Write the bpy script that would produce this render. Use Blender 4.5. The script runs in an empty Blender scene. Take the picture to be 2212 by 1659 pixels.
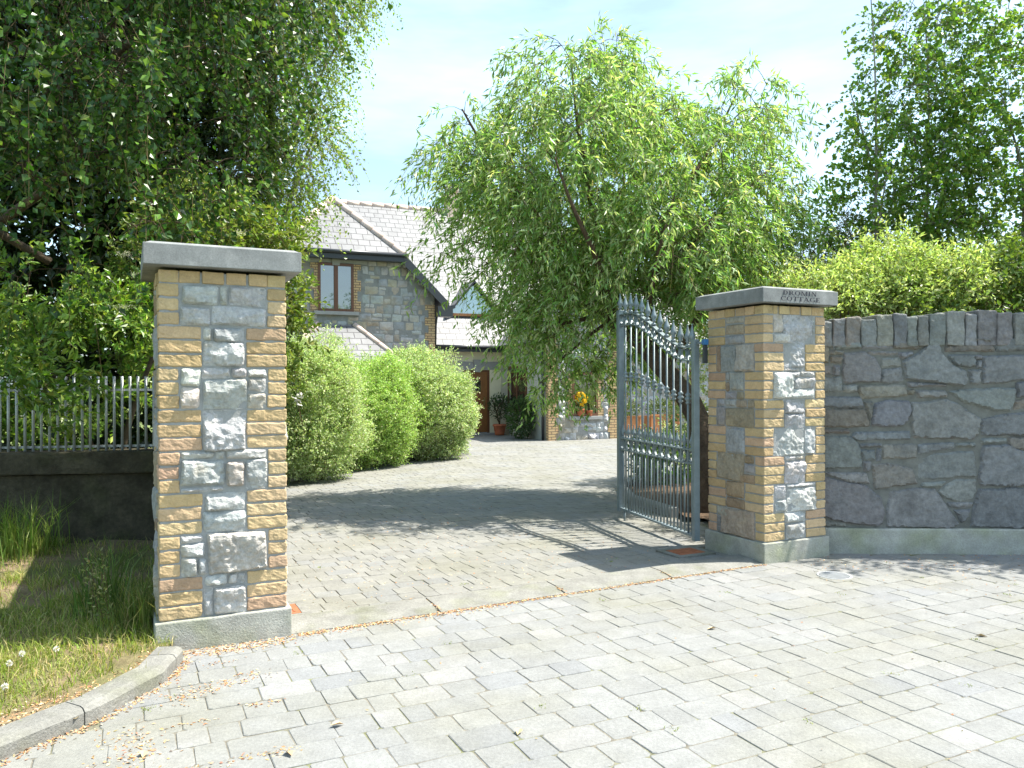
import bpy, math, random
import numpy as np
from mathutils import Vector, noise, Matrix
from mathutils.geometry import delaunay_2d_cdt

R = math.radians
rng = np.random.default_rng(7)
random.seed(7)
scene = bpy.context.scene
col = scene.collection

# ------------------------------------------------------------------ camera
EYE, F, CX, CY = 1.42, 1700.0, 1106.0, 829.5      # the photo read at 2212 x 1659
cam_d = bpy.data.cameras.new('camera')
cam = bpy.data.objects.new('camera', cam_d); col.objects.link(cam)
cam.location = (0, 0, EYE)
cam.rotation_euler = (R(90), R(0.2), 0)
cam_d.sensor_width = 36; cam_d.lens = 36 * F / 2212
cam_d.clip_start = 0.05; cam_d.clip_end = 2000
scene.camera = cam

# ------------------------------------------------------------------ light
SUN_EL = R(60.5)
SUN_H = Vector((0.988, 0.152, 0)).normalized()
sun_dir = Vector((SUN_H.x * math.cos(SUN_EL), SUN_H.y * math.cos(SUN_EL), math.sin(SUN_EL)))
sd = bpy.data.lights.new('sun', 'SUN'); sd.energy = 5.0; sd.angle = R(0.53); sd.color = (1.0, 0.955, 0.87)
so = bpy.data.objects.new('sun', sd); col.objects.link(so)
so.rotation_euler = sun_dir.to_track_quat('Z', 'Y').to_euler(); so.location = (20, 5, 30)
world = bpy.data.worlds.new('World'); scene.world = world; world.use_nodes = True
wn, wl = world.node_tree.nodes, world.node_tree.links
wn.clear()
sky = wn.new('ShaderNodeTexSky'); sky.sky_type = 'NISHITA'; sky.sun_disc = False
sky.sun_elevation = SUN_EL; sky.sun_rotation = math.atan2(SUN_H.x, SUN_H.y)
sky.air_density = 1.0; sky.dust_density = 1.8; sky.ozone_density = 1.0
bg = wn.new('ShaderNodeBackground'); bg.inputs['Strength'].default_value = 0.13
wo = wn.new('ShaderNodeOutputWorld')
# thin streaks of high cloud
tc = wn.new('ShaderNodeTexCoord'); mp = wn.new('ShaderNodeMapping')
mp.inputs['Scale'].default_value = (1.2, 1.2, 5.0); mp.inputs['Rotation'].default_value = (0, R(12), R(20))
cn = wn.new('ShaderNodeTexNoise'); cn.inputs['Scale'].default_value = 1.6; cn.inputs['Detail'].default_value = 6
cn.inputs['Roughness'].default_value = 0.55
cr = wn.new('ShaderNodeMapRange'); cr.inputs['From Min'].default_value = 0.42; cr.inputs['From Max'].default_value = 0.78
cr.inputs['To Min'].default_value = 0.05; cr.inputs['To Max'].default_value = 0.62
cm = wn.new('ShaderNodeMixRGB'); cm.inputs['Color2'].default_value = (5.4, 8.0, 8.6, 1)
wl.new(tc.outputs['Generated'], mp.inputs['Vector']); wl.new(mp.outputs['Vector'], cn.inputs['Vector'])
wl.new(cn.outputs['Fac'], cr.inputs['Value']); wl.new(cr.outputs['Result'], cm.inputs['Fac'])
wl.new(sky.outputs['Color'], cm.inputs['Color1']); wl.new(cm.outputs['Color'], bg.inputs['Color'])
wl.new(bg.outputs['Background'], wo.inputs['Surface'])
scene.view_settings.view_transform = 'Standard'; scene.view_settings.look = 'None'
scene.view_settings.exposure = 1.25; scene.view_settings.gamma = 1
scene.render.engine = 'CYCLES'
scene.cycles.max_bounces = 8; scene.cycles.transparent_max_bounces = 8

# ------------------------------------------------------------------ helpers
def at(px, py, Y):
    """the real place of a thing seen at px, py of the photo and Y metres away"""
    return Vector(((px - CX) / F * Y, Y, EYE - (py - CY) / F * Y))

def tag(o, label=None, cat=None, group=None, kind=None):
    if label: o['label'] = label
    if cat: o['category'] = cat
    if group: o['group'] = group
    if kind: o['kind'] = kind
    return o

def empty(name, loc, label, cat, group=None, rz=0):
    o = bpy.data.objects.new(name, None); col.objects.link(o)
    o.location = loc; o.rotation_euler = (0, 0, rz); o.empty_display_size = 0.2
    return tag(o, label, cat, group)

class MB:
    """collects faces of one mesh, with a colour per face, a UV per corner and a material slot"""
    def __init__(self):
        self.v, self.f, self.c, self.uv, self.m, self.sm = [], [], [], [], [], []
    def vert(self, p):
        self.v.append((p[0], p[1], p[2])); return len(self.v) - 1
    def face(self, idx, c=(1, 1, 1), uv=None, m=0, smooth=False):
        self.f.append(tuple(idx)); self.c.append(c); self.uv.append(uv); self.m.append(m); self.sm.append(smooth)
    def poly(self, pts, c=(1, 1, 1), uv=None, m=0, smooth=False):
        self.face([self.vert(p) for p in pts], c, uv, m, smooth)
    def box(self, o, ex, ey, ez, c=(1, 1, 1), m=0, uvm=False, bev=0.0):
        o, ex, ey, ez = Vector(o), Vector(ex), Vector(ey), Vector(ez)
        if bev > 0:
            self.rbox(o, ex, ey, ez, bev, (1, 1, 1), 0, c, m, seed=0); return
        P = [o + ex * a + ey * b + ez * d for d in (0, 1) for b in (0, 1) for a in (0, 1)]
        lx, ly, lz = ex.length, ey.length, ez.length
        flip = ex.cross(ey).dot(ez) < 0
        for q, (a, b) in (((0, 2, 3, 1), (ly, lx)), ((4, 5, 7, 6), (lx, ly)), ((0, 1, 5, 4), (lx, lz)),
                  ((2, 6, 7, 3), (lz, lx)), ((0, 4, 6, 2), (lz, ly)), ((1, 3, 7, 5), (ly, lz))):
            uv = None
            if uvm:
                pts = [P[i] for i in q]
                e = (pts[1] - pts[0])
                if abs(e.z) > 0.5 * e.length: uv = [(0, 0), (0, a), (b, a), (b, 0)]
                else: uv = [(0, 0), (a, 0), (a, b), (0, b)]
                if uvm is not True: uv = [(x + uvm[0], y + uvm[1]) for x, y in uv]
            q2 = tuple(reversed(q)) if flip else q
            if flip and uv: uv = list(reversed(uv))
            self.poly([P[i] for i in q2], c, uv, m)
    def rbox(self, o, ex, ey, ez, r, n, amp, c=(1, 1, 1), m=0, seed=0, smooth=False, freq=22):
        """rounded box on three orthogonal edges with a little surface noise"""
        o, ex, ey, ez = Vector(o), Vector(ex), Vector(ey), Vector(ez)
        L = [ex.length, ey.length, ez.length]; U = [ex / L[0], ey / L[1], ez / L[2]]
        if U[0].cross(U[1]).dot(U[2]) < 0:
            o = o + ex; U[0] = -U[0]
        off = Vector((seed * 3.17, seed * 1.31, seed * 2.7))
        ts = []
        for k in range(3):
            rr = min(r, L[k] * 0.45)
            ts.append([0, rr * 0.3, rr] + [rr + (L[k] - 2 * rr) * i / (n[k] + 1) for i in range(1, n[k] + 1)] + [L[k] - rr, L[k] - rr * 0.3, L[k]])
        cache = {}
        def V(i, j, k):
            key = (i, j, k)
            if key in cache: return cache[key]
            p = [ts[0][i], ts[1][j], ts[2][k]]; q = []
            for a in range(3):
                rr = min(r, L[a] * 0.45); q.append(min(max(p[a], rr), L[a] - rr))
            d = Vector((p[0] - q[0], p[1] - q[1], p[2] - q[2]))
            if d.length > 1e-9:
                d = d.normalized() * min(r, min(L) * 0.45)
            P = o + U[0] * (q[0] + d.x) + U[1] * (q[1] + d.y) + U[2] * (q[2] + d.z)
            if amp:
                w = U[0] * d.x + U[1] * d.y + U[2] * d.z
                if w.length > 1e-9:
                    P = P + w.normalized() * amp * (noise.noise((P + off) * freq) * 1.2 + noise.noise((P + off) * freq * 3) * 0.7)
            cache[key] = self.vert(P); return cache[key]
        N = [len(t) - 1 for t in ts]
        for (a, b, d) in ((0, 1, 2), (1, 2, 0), (2, 0, 1)):
            for side in (0, N[d]):
                for i in range(N[a]):
                    for j in range(N[b]):
                        qs = []
                        for (ii, jj) in ((i, j), (i + 1, j), (i + 1, j + 1), (i, j + 1)):
                            k = [0, 0, 0]; k[a] = ii; k[b] = jj; k[d] = side; qs.append(V(*k))
                        if side == 0: qs.reverse()
                        self.face(qs, c, None, m, smooth)
    def tube(self, pts, rad, sides=6, c=(1, 1, 1), m=0, smooth=True, cap=True):
        pts = [Vector(p) for p in pts]
        if not hasattr(rad, '__len__'): rad = [rad] * len(pts)
        rings = []; ref = None
        for i, p in enumerate(pts):
            t = (pts[min(i + 1, len(pts) - 1)] - pts[max(i - 1, 0)])
            if t.length < 1e-9: t = Vector((0, 0, 1))
            t.normalize()
            if ref is None:
                ref = Vector((1, 0, 0)) if abs(t.x) < 0.8 else Vector((0, 1, 0))
            a = (ref - t * ref.dot(t)).normalized(); b = t.cross(a); ref = a
            rings.append([self.vert(p + (a * math.cos(2 * math.pi * k / sides) + b * math.sin(2 * math.pi * k / sides)) * rad[i]) for k in range(sides)])
        for r0, r1 in zip(rings, rings[1:]):
            for k in range(sides):
                self.face((r0[k], r0[(k + 1) % sides], r1[(k + 1) % sides], r1[k]), c, None, m, smooth)
        if cap:
            self.face(tuple(reversed(rings[0])), c, None, m); self.face(tuple(rings[-1]), c, None, m)
    def lathe(self, o, prof, sides=12, c=(1, 1, 1), m=0, axis=(0, 0, 1), smooth=True):
        o = Vector(o); ax = Vector(axis).normalized()
        a = ax.orthogonal().normalized(); b = ax.cross(a); rings = []
        for r, z in prof:
            rings.append([self.vert(o + ax * z + (a * math.cos(2 * math.pi * k / sides) + b * math.sin(2 * math.pi * k / sides)) * max(r, 1e-4)) for k in range(sides)])
        for r0, r1 in zip(rings, rings[1:]):
            for k in range(sides):
                self.face((r0[k], r0[(k + 1) % sides], r1[(k + 1) % sides], r1[k]), c, None, m, smooth)
        self.face(tuple(reversed(rings[0])), c, None, m); self.face(tuple(rings[-1]), c, None, m)
    def build(self, name, mats, parent=None):
        me = bpy.data.meshes.new(name)
        me.from_pydata(self.v, [], self.f)
        if not isinstance(mats, (list, tuple)): mats = [mats]
        for k in mats: me.materials.append(k)
        n = len(me.polygons)
        if n:
            me.polygons.foreach_set('material_index', np.array(self.m, dtype=np.int32))
            me.polygons.foreach_set('use_smooth', np.array(self.sm, dtype=bool))
            tot = np.array([len(f) for f in self.f])
            ca = me.color_attributes.new('Col', 'FLOAT_COLOR', 'CORNER')
            carr = np.ones((tot.sum(), 4), dtype=np.float32)
            carr[:, :3] = np.repeat(np.array(self.c, dtype=np.float32).reshape(-1, 3), tot, axis=0)
            ca.data.foreach_set('color', carr.ravel())
            if any(u is not None for u in self.uv):
                ul = me.uv_layers.new(name='UVMap')
                flat = []
                for u, f in zip(self.uv, self.f):
                    flat += [x for q in (u or [(0, 0)] * len(f)) for x in q]
                ul.data.foreach_set('uv', np.array(flat, dtype=np.float32))
        me.update()
        o = bpy.data.objects.new(name, me); col.objects.link(o)
        if parent is not None:
            o.parent = parent
            o.matrix_parent_inverse = world_of(parent).inverted()
        return o

def world_of(o):
    m = Matrix.LocRotScale(o.location, o.rotation_euler, o.scale)
    return (world_of(o.parent) @ o.matrix_parent_inverse @ m) if o.parent else m

def mesh_np(name, verts, faces, colors, mat, parent=None, smooth=False):
    """fast mesh: verts (N,3), faces (M,k), colours (N,3) per vertex"""
    me = bpy.data.meshes.new(name)
    N, (M, k) = len(verts), faces.shape
    me.vertices.add(N); me.vertices.foreach_set('co', verts.astype(np.float32).ravel())
    me.loops.add(M * k); me.loops.foreach_set('vertex_index', faces.astype(np.int32).ravel())
    me.polygons.add(M); me.polygons.foreach_set('loop_start', np.arange(0, M * k, k, dtype=np.int32))
    me.update(calc_edges=True)
    me.polygons.foreach_set('use_smooth', np.full(M, smooth))
    ca = me.color_attributes.new('Col', 'FLOAT_COLOR', 'POINT')
    c4 = np.ones((N, 4), dtype=np.float32); c4[:, :3] = colors
    ca.data.foreach_set('color', c4.ravel())
    me.materials.append(mat)
    o = bpy.data.objects.new(name, me); col.objects.link(o)
    if parent is not None:
        o.parent = parent; o.matrix_parent_inverse = world_of(parent).inverted()
    return o

# ------------------------------------------------------------------ materials
def mat(name, color=None, var=None, bump=None, rough=0.8, spec=0.35, tint=None, metal=0.0, brick=None, trans=None):
    """color None: the mesh's own colour. var (scale, amount); bump (scale, distance); tint (colour, scale, lo, hi)"""
    m = bpy.data.materials.new(name); m.use_nodes = True
    n, l = m.node_tree.nodes, m.node_tree.links
    p = n['Principled BSDF']; p.inputs['Roughness'].default_value = rough
    p.inputs['Specular IOR Level'].default_value = spec; p.inputs['Metallic'].default_value = metal
    geo = n.new('ShaderNodeNewGeometry')
    if brick:
        uv = n.new('ShaderNodeUVMap'); b = n.new('ShaderNodeTexBrick')
        b.inputs['Scale'].default_value = 1.0; b.inputs['Brick Width'].default_value = brick['w']; b.inputs['Row Height'].default_value = brick['h']
        b.inputs['Mortar Size'].default_value = brick['gap']; b.inputs['Mortar Smooth'].default_value = 0.1
        b.inputs['Color1'].default_value = (*brick['c1'], 1); b.inputs['Color2'].default_value = (*brick['c2'], 1)
        b.inputs['Mortar'].default_value = (*brick['mortar'], 1); b.offset = 0.5; b.inputs['Bias'].default_value = 0
        l.new(uv.outputs['UV'], b.inputs['Vector']); cur = b.outputs['Color']
    elif color is None:
        a = n.new('ShaderNodeAttribute'); a.attribute_name = 'Col'; cur = a.outputs['Color']
    else:
        c = n.new('ShaderNodeRGB'); c.outputs[0].default_value = (*color, 1); cur = c.outputs[0]
    if tint:
        t = n.new('ShaderNodeTexNoise'); t.inputs['Scale'].default_value = tint[1]; t.inputs['Detail'].default_value = 5
        l.new(geo.outputs['Position'], t.inputs['Vector'])
        r = n.new('ShaderNodeMapRange'); r.inputs['From Min'].default_value = tint[2]; r.inputs['From Max'].default_value = tint[3]
        r.inputs['To Max'].default_value = tint[4] if len(tint) > 4 else 0.8
        l.new(t.outputs['Fac'], r.inputs['Value'])
        x = n.new('ShaderNodeMixRGB'); x.inputs['Color2'].default_value = (*tint[0], 1)
        l.new(r.outputs['Result'], x.inputs['Fac']); l.new(cur, x.inputs['Color1']); cur = x.outputs['Color']
    if var:
        for sc, am in (var if isinstance(var[0], (tuple, list)) else (var,)):
            t = n.new('ShaderNodeTexNoise'); t.inputs['Scale'].default_value = sc; t.inputs['Detail'].default_value = 6
            t.inputs['Roughness'].default_value = 0.65
            l.new(geo.outputs['Position'], t.inputs['Vector'])
            r = n.new('ShaderNodeMapRange'); r.inputs['From Min'].default_value = 0.3; r.inputs['From Max'].default_value = 0.7
            r.inputs['To Min'].default_value = 1 - am; r.inputs['To Max'].default_value = 1 + am
            l.new(t.outputs['Fac'], r.inputs['Value'])
            x = n.new('ShaderNodeMixRGB'); x.blend_type = 'MULTIPLY'; x.inputs['Fac'].default_value = 1
            l.new(cur, x.inputs['Color1']); l.new(r.outputs['Result'], x.inputs['Color2']); cur = x.outputs['Color']
    l.new(cur, p.inputs['Base Color'])
    if bump or brick:
        bn = n.new('ShaderNodeBump'); bn.inputs['Strength'].default_value = 1.0
        if bump:
            t = n.new('ShaderNodeTexNoise'); t.inputs['Scale'].default_value = bump[0]; t.inputs['Detail'].default_value = 8
            t.inputs['Roughness'].default_value = 0.65
            l.new(geo.outputs['Position'], t.inputs['Vector']); l.new(t.outputs['Fac'], bn.inputs['Height'])
            bn.inputs['Distance'].default_value = bump[1]
        nrm = bn
        if brick:
            b2 = n.new('ShaderNodeBump'); b2.invert = True; b2.inputs['Distance'].default_value = brick.get('d', 0.006)
            l.new(b.outputs['Fac'], b2.inputs['Height'])
            if bump: l.new(bn.outputs['Normal'], b2.inputs['Normal'])
            nrm = b2
        l.new(nrm.outputs['Normal'], p.inputs['Normal'])
    return m

def leaf_mat(name, rough=0.42, spec=0.45, trans=0.38, tcol=(1.25, 1.35, 0.55)):
    m = bpy.data.materials.new(name); m.use_nodes = True
    n, l = m.node_tree.nodes, m.node_tree.links
    p = n['Principled BSDF']; p.inputs['Roughness'].default_value = rough; p.inputs['Specular IOR Level'].default_value = spec
    a = n.new('ShaderNodeAttribute'); a.attribute_name = 'Col'
    l.new(a.outputs['Color'], p.inputs['Base Color'])
    t = n.new('ShaderNodeBsdfTranslucent')
    x = n.new('ShaderNodeMixRGB'); x.blend_type = 'MULTIPLY'; x.inputs['Fac'].default_value = 1; x.inputs['Color2'].default_value = (*tcol, 1)
    l.new(a.outputs['Color'], x.inputs['Color1']); l.new(x.outputs['Color'], t.inputs['Color'])
    mx = n.new('ShaderNodeMixShader'); mx.inputs['Fac'].default_value = trans
    l.new(p.outputs['BSDF'], mx.inputs[1]); l.new(t.outputs['BSDF'], mx.inputs[2])
    l.new(mx.outputs['Shader'], n['Material Output'].inputs['Surface'])
    return m

def glass_mat(name, color, rough=0.03):
    m = bpy.data.materials.new(name); m.use_nodes = True
    p = m.node_tree.nodes['Principled BSDF']; p.inputs['Base Color'].default_value = (*color, 1)
    p.inputs['Roughness'].default_value = rough; p.inputs['Specular IOR Level'].default_value = 1.0
    p.inputs['Coat Weight'].default_value = 1.0; p.inputs['Coat Roughness'].default_value = 0.01; p.inputs['Coat IOR'].default_value = 2.2
    return m

M = {}
M['paver'] = mat('paver_concrete', None, ((1.4, .07), (9, .10), (60, .14)), (90, .004), .9, .25, tint=((.18, .175, .13), 1.1, .45, .7, .6))
M['joint'] = mat('joint_sand', (.175, .163, .132), ((25, .4),), (120, .006), .95, .1, tint=((.15, .17, .06), 3, .5, .65, .6))
M['kerb'] = mat('kerb_concrete', (.205, .202, .182), ((6, .2), (70, .2)), (90, .006), .92, .2, tint=((.15, .155, .10), 4, .50, .70, .6))
M['plinth'] = mat('plinth_render', (.34, .34, .30), ((2, .12), (7, .2), (80, .15)), (90, .006), .9, .25, tint=((.22, .235, .14), 4, .45, .7, .7))
M['cap'] = mat('cut_limestone', (.205, .213, .21), ((2.5, .18), (8, .2), (130, .2)), (160, .001), .75, .3, tint=((.30, .30, .29), 5, .5, .75, .6))
M['ink'] = mat('letter_paint', (.018, .02, .035), None, None, .6, .3)
M['brick'] = mat('pillar_brick', None, ((14, .13), (90, .12)), (70, .005), .88, .25)
M['mortar'] = mat('mortar', (.30, .305, .295), ((20, .15),), (120, .004), .92, .2)
M['mortar_dark'] = mat('wall_mortar', (.165, .165, .148), ((12, .25),), (100, .006), .92, .2)
M['stone'] = mat('split_stone', None, ((11, .20), (55, .20)), (38, .012), .88, .15, tint=((.40, .33, .22), 6, .58, .75, .55))
M['wallstone'] = mat('wall_stone', None, ((5, .3), (30, .25)), (26, .016), .82, .3, tint=((.075, .08, .08), 5, .53, .70, .6))
M['hstone'] = mat('house_stone', None, ((5, .2),), (22, .02), .85, .25, tint=((.34, .27, .17), 2.0, .52, .7, .6))
M['slate'] = mat('roof_slate', None, ((1.2, .12), (5, .13)), None, .5, .4, brick=dict(w=.33, h=.25, gap=.011, c1=(.155, .155, .157), c2=(.19, .19, .192), mortar=(.05, .05, .055), d=.012))
M['terracotta'] = mat('ridge_terracotta', (.60, .47, .40), ((3, .15),), (60, .004), .85, .25)
M['hbrick'] = mat('house_brick', None, ((8, .12),), None, .88, .2, brick=dict(w=.225, h=.075, gap=.010, c1=(.52, .38, .20), c2=(.47, .30, .165), mortar=(.17, .13, .09), d=.006))
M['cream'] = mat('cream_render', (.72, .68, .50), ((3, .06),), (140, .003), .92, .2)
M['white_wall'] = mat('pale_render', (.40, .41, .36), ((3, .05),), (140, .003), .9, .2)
M['black_paint'] = mat('black_fascia', (.025, .028, .033), ((4, .1),), None, .38, .5)
M['brown_frame'] = mat('brown_frame', (.13, .055, .028), ((6, .12),), None, .4, .4)
M['door_wood'] = mat('door_wood', (.24, .105, .035), ((7, .15),), None, .42, .4)
M['lintel'] = mat('grey_lintel', (.30, .30, .29), ((6, .10),), (90, .003), .85, .25)
M['glass'] = glass_mat('window_glass', (.03, .045, .055))
M['dark_glass'] = glass_mat('shaded_glass', (.01, .012, .014))
M['blue_glass'] = glass_mat('dormer_glass', (.20, .38, .44), .08)
M['brass'] = mat('brass', (.75, .60, .30), None, None, .3, .5, metal=.9)
M['steel'] = mat('galvanised_steel', (.20, .245, .26), ((14, .15), (80, .06)), None, .42, .5, metal=.2)
M['rail_steel'] = mat('railing_steel', (.46, .48, .47), ((10, .15),), None, .5, .5, metal=.3)
M['blue_plastic'] = mat('blue_cap', (.03, .14, .33), None, None, .4, .4)
M['rust'] = mat('rusty_plate', (.32, .12, .06), ((14, .25),), (90, .003), .85, .25)
M['cast_iron'] = mat('cast_iron', (.30, .31, .31), ((14, .2),), None, .6, .4)
M['clay'] = mat('clay_pot', (.42, .14, .07), ((9, .18),), (60, .003), .85, .25)
M['planter'] = mat('planter_wood', (.42, .18, .07), ((6, .18),), None, .7, .3)
M['soil'] = mat('soil', (.11, .075, .05), ((8, .35), (50, .3)), (45, .02), .97, .1)
M['earth'] = mat('earth', (.22, .165, .105), ((3, .25), (30, .2)), (40, .02), .97, .1, tint=((.10, .13, .035), 1.4, .42, .62, .8))
M['land'] = mat('land', (.12, .15, .05), ((.4, .3), (4, .25)), (3, .03), .97, .1)
M['shade_toned_wall'] = mat('low_wall_concrete', (.075, .065, .043), ((2.2, .3), (7, .35), (30, .25)), (45, .02), .93, .2, tint=((.05, .055, .02), 2.5, .5, .7, .7))  # base colour darkened to stand in for deep shade; the mottling is weathering
M['bark_willow'] = mat('willow_bark', (.12, .085, .06), ((10, .35),), (24, .035), .95, .15)
M['bark_birch'] = mat('birch_bark', (.30, .27, .24), ((7, .5),), (30, .015), .9, .2)
M['bark_dark'] = mat('dark_bark', (.085, .065, .045), ((12, .3),), (35, .02), .95, .15)
M['twig'] = mat('twig', (.16, .115, .055), None, None, .8, .2)
M['willow_leaf'] = leaf_mat('willow_leaf', .40, .5, .50)
M['birch_leaf'] = leaf_mat('birch_leaf', .34, .5, .45)
M['near_leaf'] = leaf_mat('near_leaf', .34, .5, .32)
M['shrub_leaf'] = leaf_mat('shrub_leaf', .40, .5, .42, (1.15, 1.3, .6))
M['plain_leaf'] = leaf_mat('plain_leaf', .38, .5, .34)
M['grass'] = leaf_mat('grass_blade', .55, .3, .35)
M['petal'] = leaf_mat('petal', .6, .25, .3, (1, 1, .9))
M['litter'] = mat('dry_leaf', None, None, None, .85, .2)

def jit(c, a, g=None):
    k = 1 + random.uniform(-a, a)
    return tuple(max(0.0, x * k * (1 + random.uniform(-a, a) * .25)) for x in c)

# ------------------------------------------------------------------ the gate line: u runs along it, v into the property
TH = R(26.0)
U = Vector((math.cos(TH), math.sin(TH), 0)); V = Vector((-math.sin(TH), math.cos(TH), 0)); Z = Vector((0, 0, 1))
LP = Vector((-1.876, 4.17, 0))          # left pillar, its near left brick corner
RP = Vector((1.98, 6.19, 0))            # right pillar, its near left brick corner
W = 0.665
def ground(x, y):
    d = (Vector((x, y, 0)) - RP).dot(V)
    return -0.18 * min(max(d / 15.0, 0), 1)

# ------------------------------------------------------------------ land to the horizon
mb = MB()
xs = [-600, -150, -60, -30, -18] + [x * 1.5 for x in range(-9, 10)] + [18, 30, 60, 150, 600]
ys = [-600, -100, -30, -12] + [y * 1.5 for y in range(-4, 24)] + [40, 60, 100, 200, 700]
gi = [[mb.vert((x, y, ground(x, y) - 0.035)) for x in xs] for y in ys]
for j in range(len(ys) - 1):
    for i in range(len(xs) - 1):
        mb.face((gi[j][i], gi[j][i + 1], gi[j + 1][i + 1], gi[j + 1][i]))
tag(mb.build('ground', M['land']), kind='structure')

# ------------------------------------------------------------------ paving
def inside(poly, x, y):
    r = False; j = len(poly) - 1
    for i in range(len(poly)):
        xi, yi = poly[i]; xj, yj = poly[j]
        if (yi > y) != (yj > y) and x < (xj - xi) * (y - yi) / (yj - yi) + xi: r = not r
        j = i
    return r

def paving(name, poly, org, du, row, lens, colf, seed, gap=.0018, wob=.0025, bedz=.0034):
    rs = random.Random(seed); mb = MB()
    dv = Vector((-du.y, du.x, 0))
    loc = [((Vector((x, y, 0)) - org).dot(du), (Vector((x, y, 0)) - org).dot(dv)) for x, y in poly]
    a0, a1 = min(p[0] for p in loc), max(p[0] for p in loc); b0, b1 = min(p[1] for p in loc), max(p[1] for p in loc)
    for j in range(int(b0 / row) - 1, int(b1 / row) + 2):
        a = a0 - rs.random() * .3
        while a < a1:
            L = rs.choice(lens) * rs.uniform(.97, 1.03)
            ca, cb = a + L / 2, (j + .5) * row
            if inside(loc, ca, cb):
                h, w = L / 2 - gap, row / 2 - gap
                ch = min(h, w) * rs.uniform(.10, .2)
                dz, tx, ty = rs.uniform(-.0018, .002), rs.uniform(-.009, .009), rs.uniform(-.009, .009)
                an = rs.uniform(-.012, .012)
                base = [(-h + ch, -w), (h - ch, -w), (h, -w + ch), (h, w - ch), (h - ch, w), (-h + ch, w), (-h, w - ch), (-h, -w + ch)]
                base = [(x + rs.uniform(-wob, wob), y + rs.uniform(-wob, wob)) for x, y in base]
                top, mid, low = [], [], []
                for x, y in base:
                    x, y = x - an * y, y + an * x
                    for lst, k, dd in ((top, .97, 0), (mid, 1.0, -.003), (low, 1.01, -.03)):
                        P = org + du * (ca + x * k) + dv * (cb + y * (k - .02 if k < 1 else k))
                        P.z = ground(P.x, P.y) + dz + dd + (tx * x + ty * y if dd == 0 else (tx * x + ty * y))
                        lst.append(mb.vert(P))
                c = colf(ca, cb, rs)
                mb.face(top, c)
                for k in range(8):
                    mb.face((mid[k], mid[(k + 1) % 8], top[(k + 1) % 8], top[k]), c)
                    mb.face((low[k], low[(k + 1) % 8], mid[(k + 1) % 8], mid[k]), c)
            a += L
    # the sand bed the stones sit in
    n0 = int((a1 - a0) / .6) + 1; n1 = int((b1 - b0) / .6) + 1
    for i in range(n0):
        for j in range(n1):
            q = []
            x, y = a0 + i * .6, b0 + j * .6
            if not any(inside(loc, x + q1, y + q2) for q1 in (0, .3, .6) for q2 in (0, .3, .6)): continue
            for dx, dy in ((0, 0), (.6, 0), (.6, .6), (0, .6)):
                P = org + du * (x + dx) + dv * (y + dy); P.z = ground(P.x, P.y) - bedz; q.append(P)
            mb.poly(q, m=1)
    return tag(mb.build(name, [M['paver'], M['joint']]), kind='structure')

VERGE = [(-3.6, .6), (-2.55, 1.9), (-2.16, 2.55), (-1.94, 2.98), (-1.76, 3.35), (-1.665, 3.75), (-1.70, 4.06)]
def court_col(a, b, rs):
    t = rs.random()
    k = rs.uniform(.95, 1.05)
    if t < .09: c = (.232, .232, .224)
    elif t < .20: c = (.195, .200, .200)
    else: c = (.211, .214, .206)
    return tuple(x * k for x in c)
e = RP + U * 9
s = LP - U * .3
court = VERGE + [tuple((LP + U * .0 + V * .05).xy)] + [tuple((RP + V * .05).xy), tuple((RP + U * .62 + V * .05).xy), (2.62, 6.56), (9.5, 6.56), (9.5, -1), (-3.6, -1)]
paving('forecourt_paving', court, LP - V * .035, U, .172, (.125, .172, .172, .235, .25), court_col, 3)
def drive_col(a, b, rs):
    k = rs.uniform(.93, 1.07); t = rs.random()
    c = (.212, .209, .190) if t > .15 else (.203, .205, .197)
    return tuple(x * k for x in c)
KB = [(-3.75, 11.3), (-3.42, 12.4), (-2.95, 14.5), (-2.37, 15.7), (-1.7, 16.6), (-1.10, 17.0)]     # hedge kerb
BED = [(2.0, 7.6), (1.72, 8.5), (1.42, 9.6), (1.45, 10.8), (1.9, 12.0), (2.8, 12.8), (6.5, 13.4)]   # bed under the willow
a = LP + U * W + V * .27; b = RP + V * .27
drive = [tuple((LP + U * .1 + V * .27).xy), tuple((RP + V * .27).xy), tuple((RP + V * .67).xy)] + BED + [(9, 22), (9, 28), (-8, 26), (-8, 18.5)] + [(-1.0, 17.6)] + KB[::-1] + [(-3.4, 9), (-2.9, 7)]
paving('driveway', drive, LP + V * .27, U, .155, (.11, .155, .155, .215), drive_col, 5, gap=.0015, wob=.0025, bedz=.0046)

# threshold kerb between the pillars: flat top and a sloping front lip
mb = MB()
p0 = LP + U * (W + .02); span = (RP - LP).dot(U) - W - .04; npc = 4
for k in range(npc):
    a0 = span * k / npc + .006; a1 = span * (k + 1) / npc - .006
    prof = [(-.02, -.03), (-.02, .004), (.105, .022), (.118, .024), (.25, .026), (.258, .020), (.258, -.03)]
    n = 6
    rows = []
    for i in range(n + 1):
        aa = a0 + (a1 - a0) * i / n
        drop = max(0, ((RP - LP).dot(V))) * 0
        rows.append([mb.vert(p0 + U * aa + V * (q[0] + (RP - LP).dot(V) * (aa + W) / (span + W)) + Z * (q[1] + .002 * noise.noise((aa * 9, q[0] * 30, k)))) for q in prof])
    for r0, r1 in zip(rows, rows[1:]):
        for j in range(len(prof) - 1):
            mb.face((r0[j], r1[j], r1[j + 1], r0[j + 1]))
    mb.face(rows[0]); mb.face(rows[-1][::-1])
tag(mb.build('gateway_kerb', M['kerb']), kind='structure')

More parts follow.
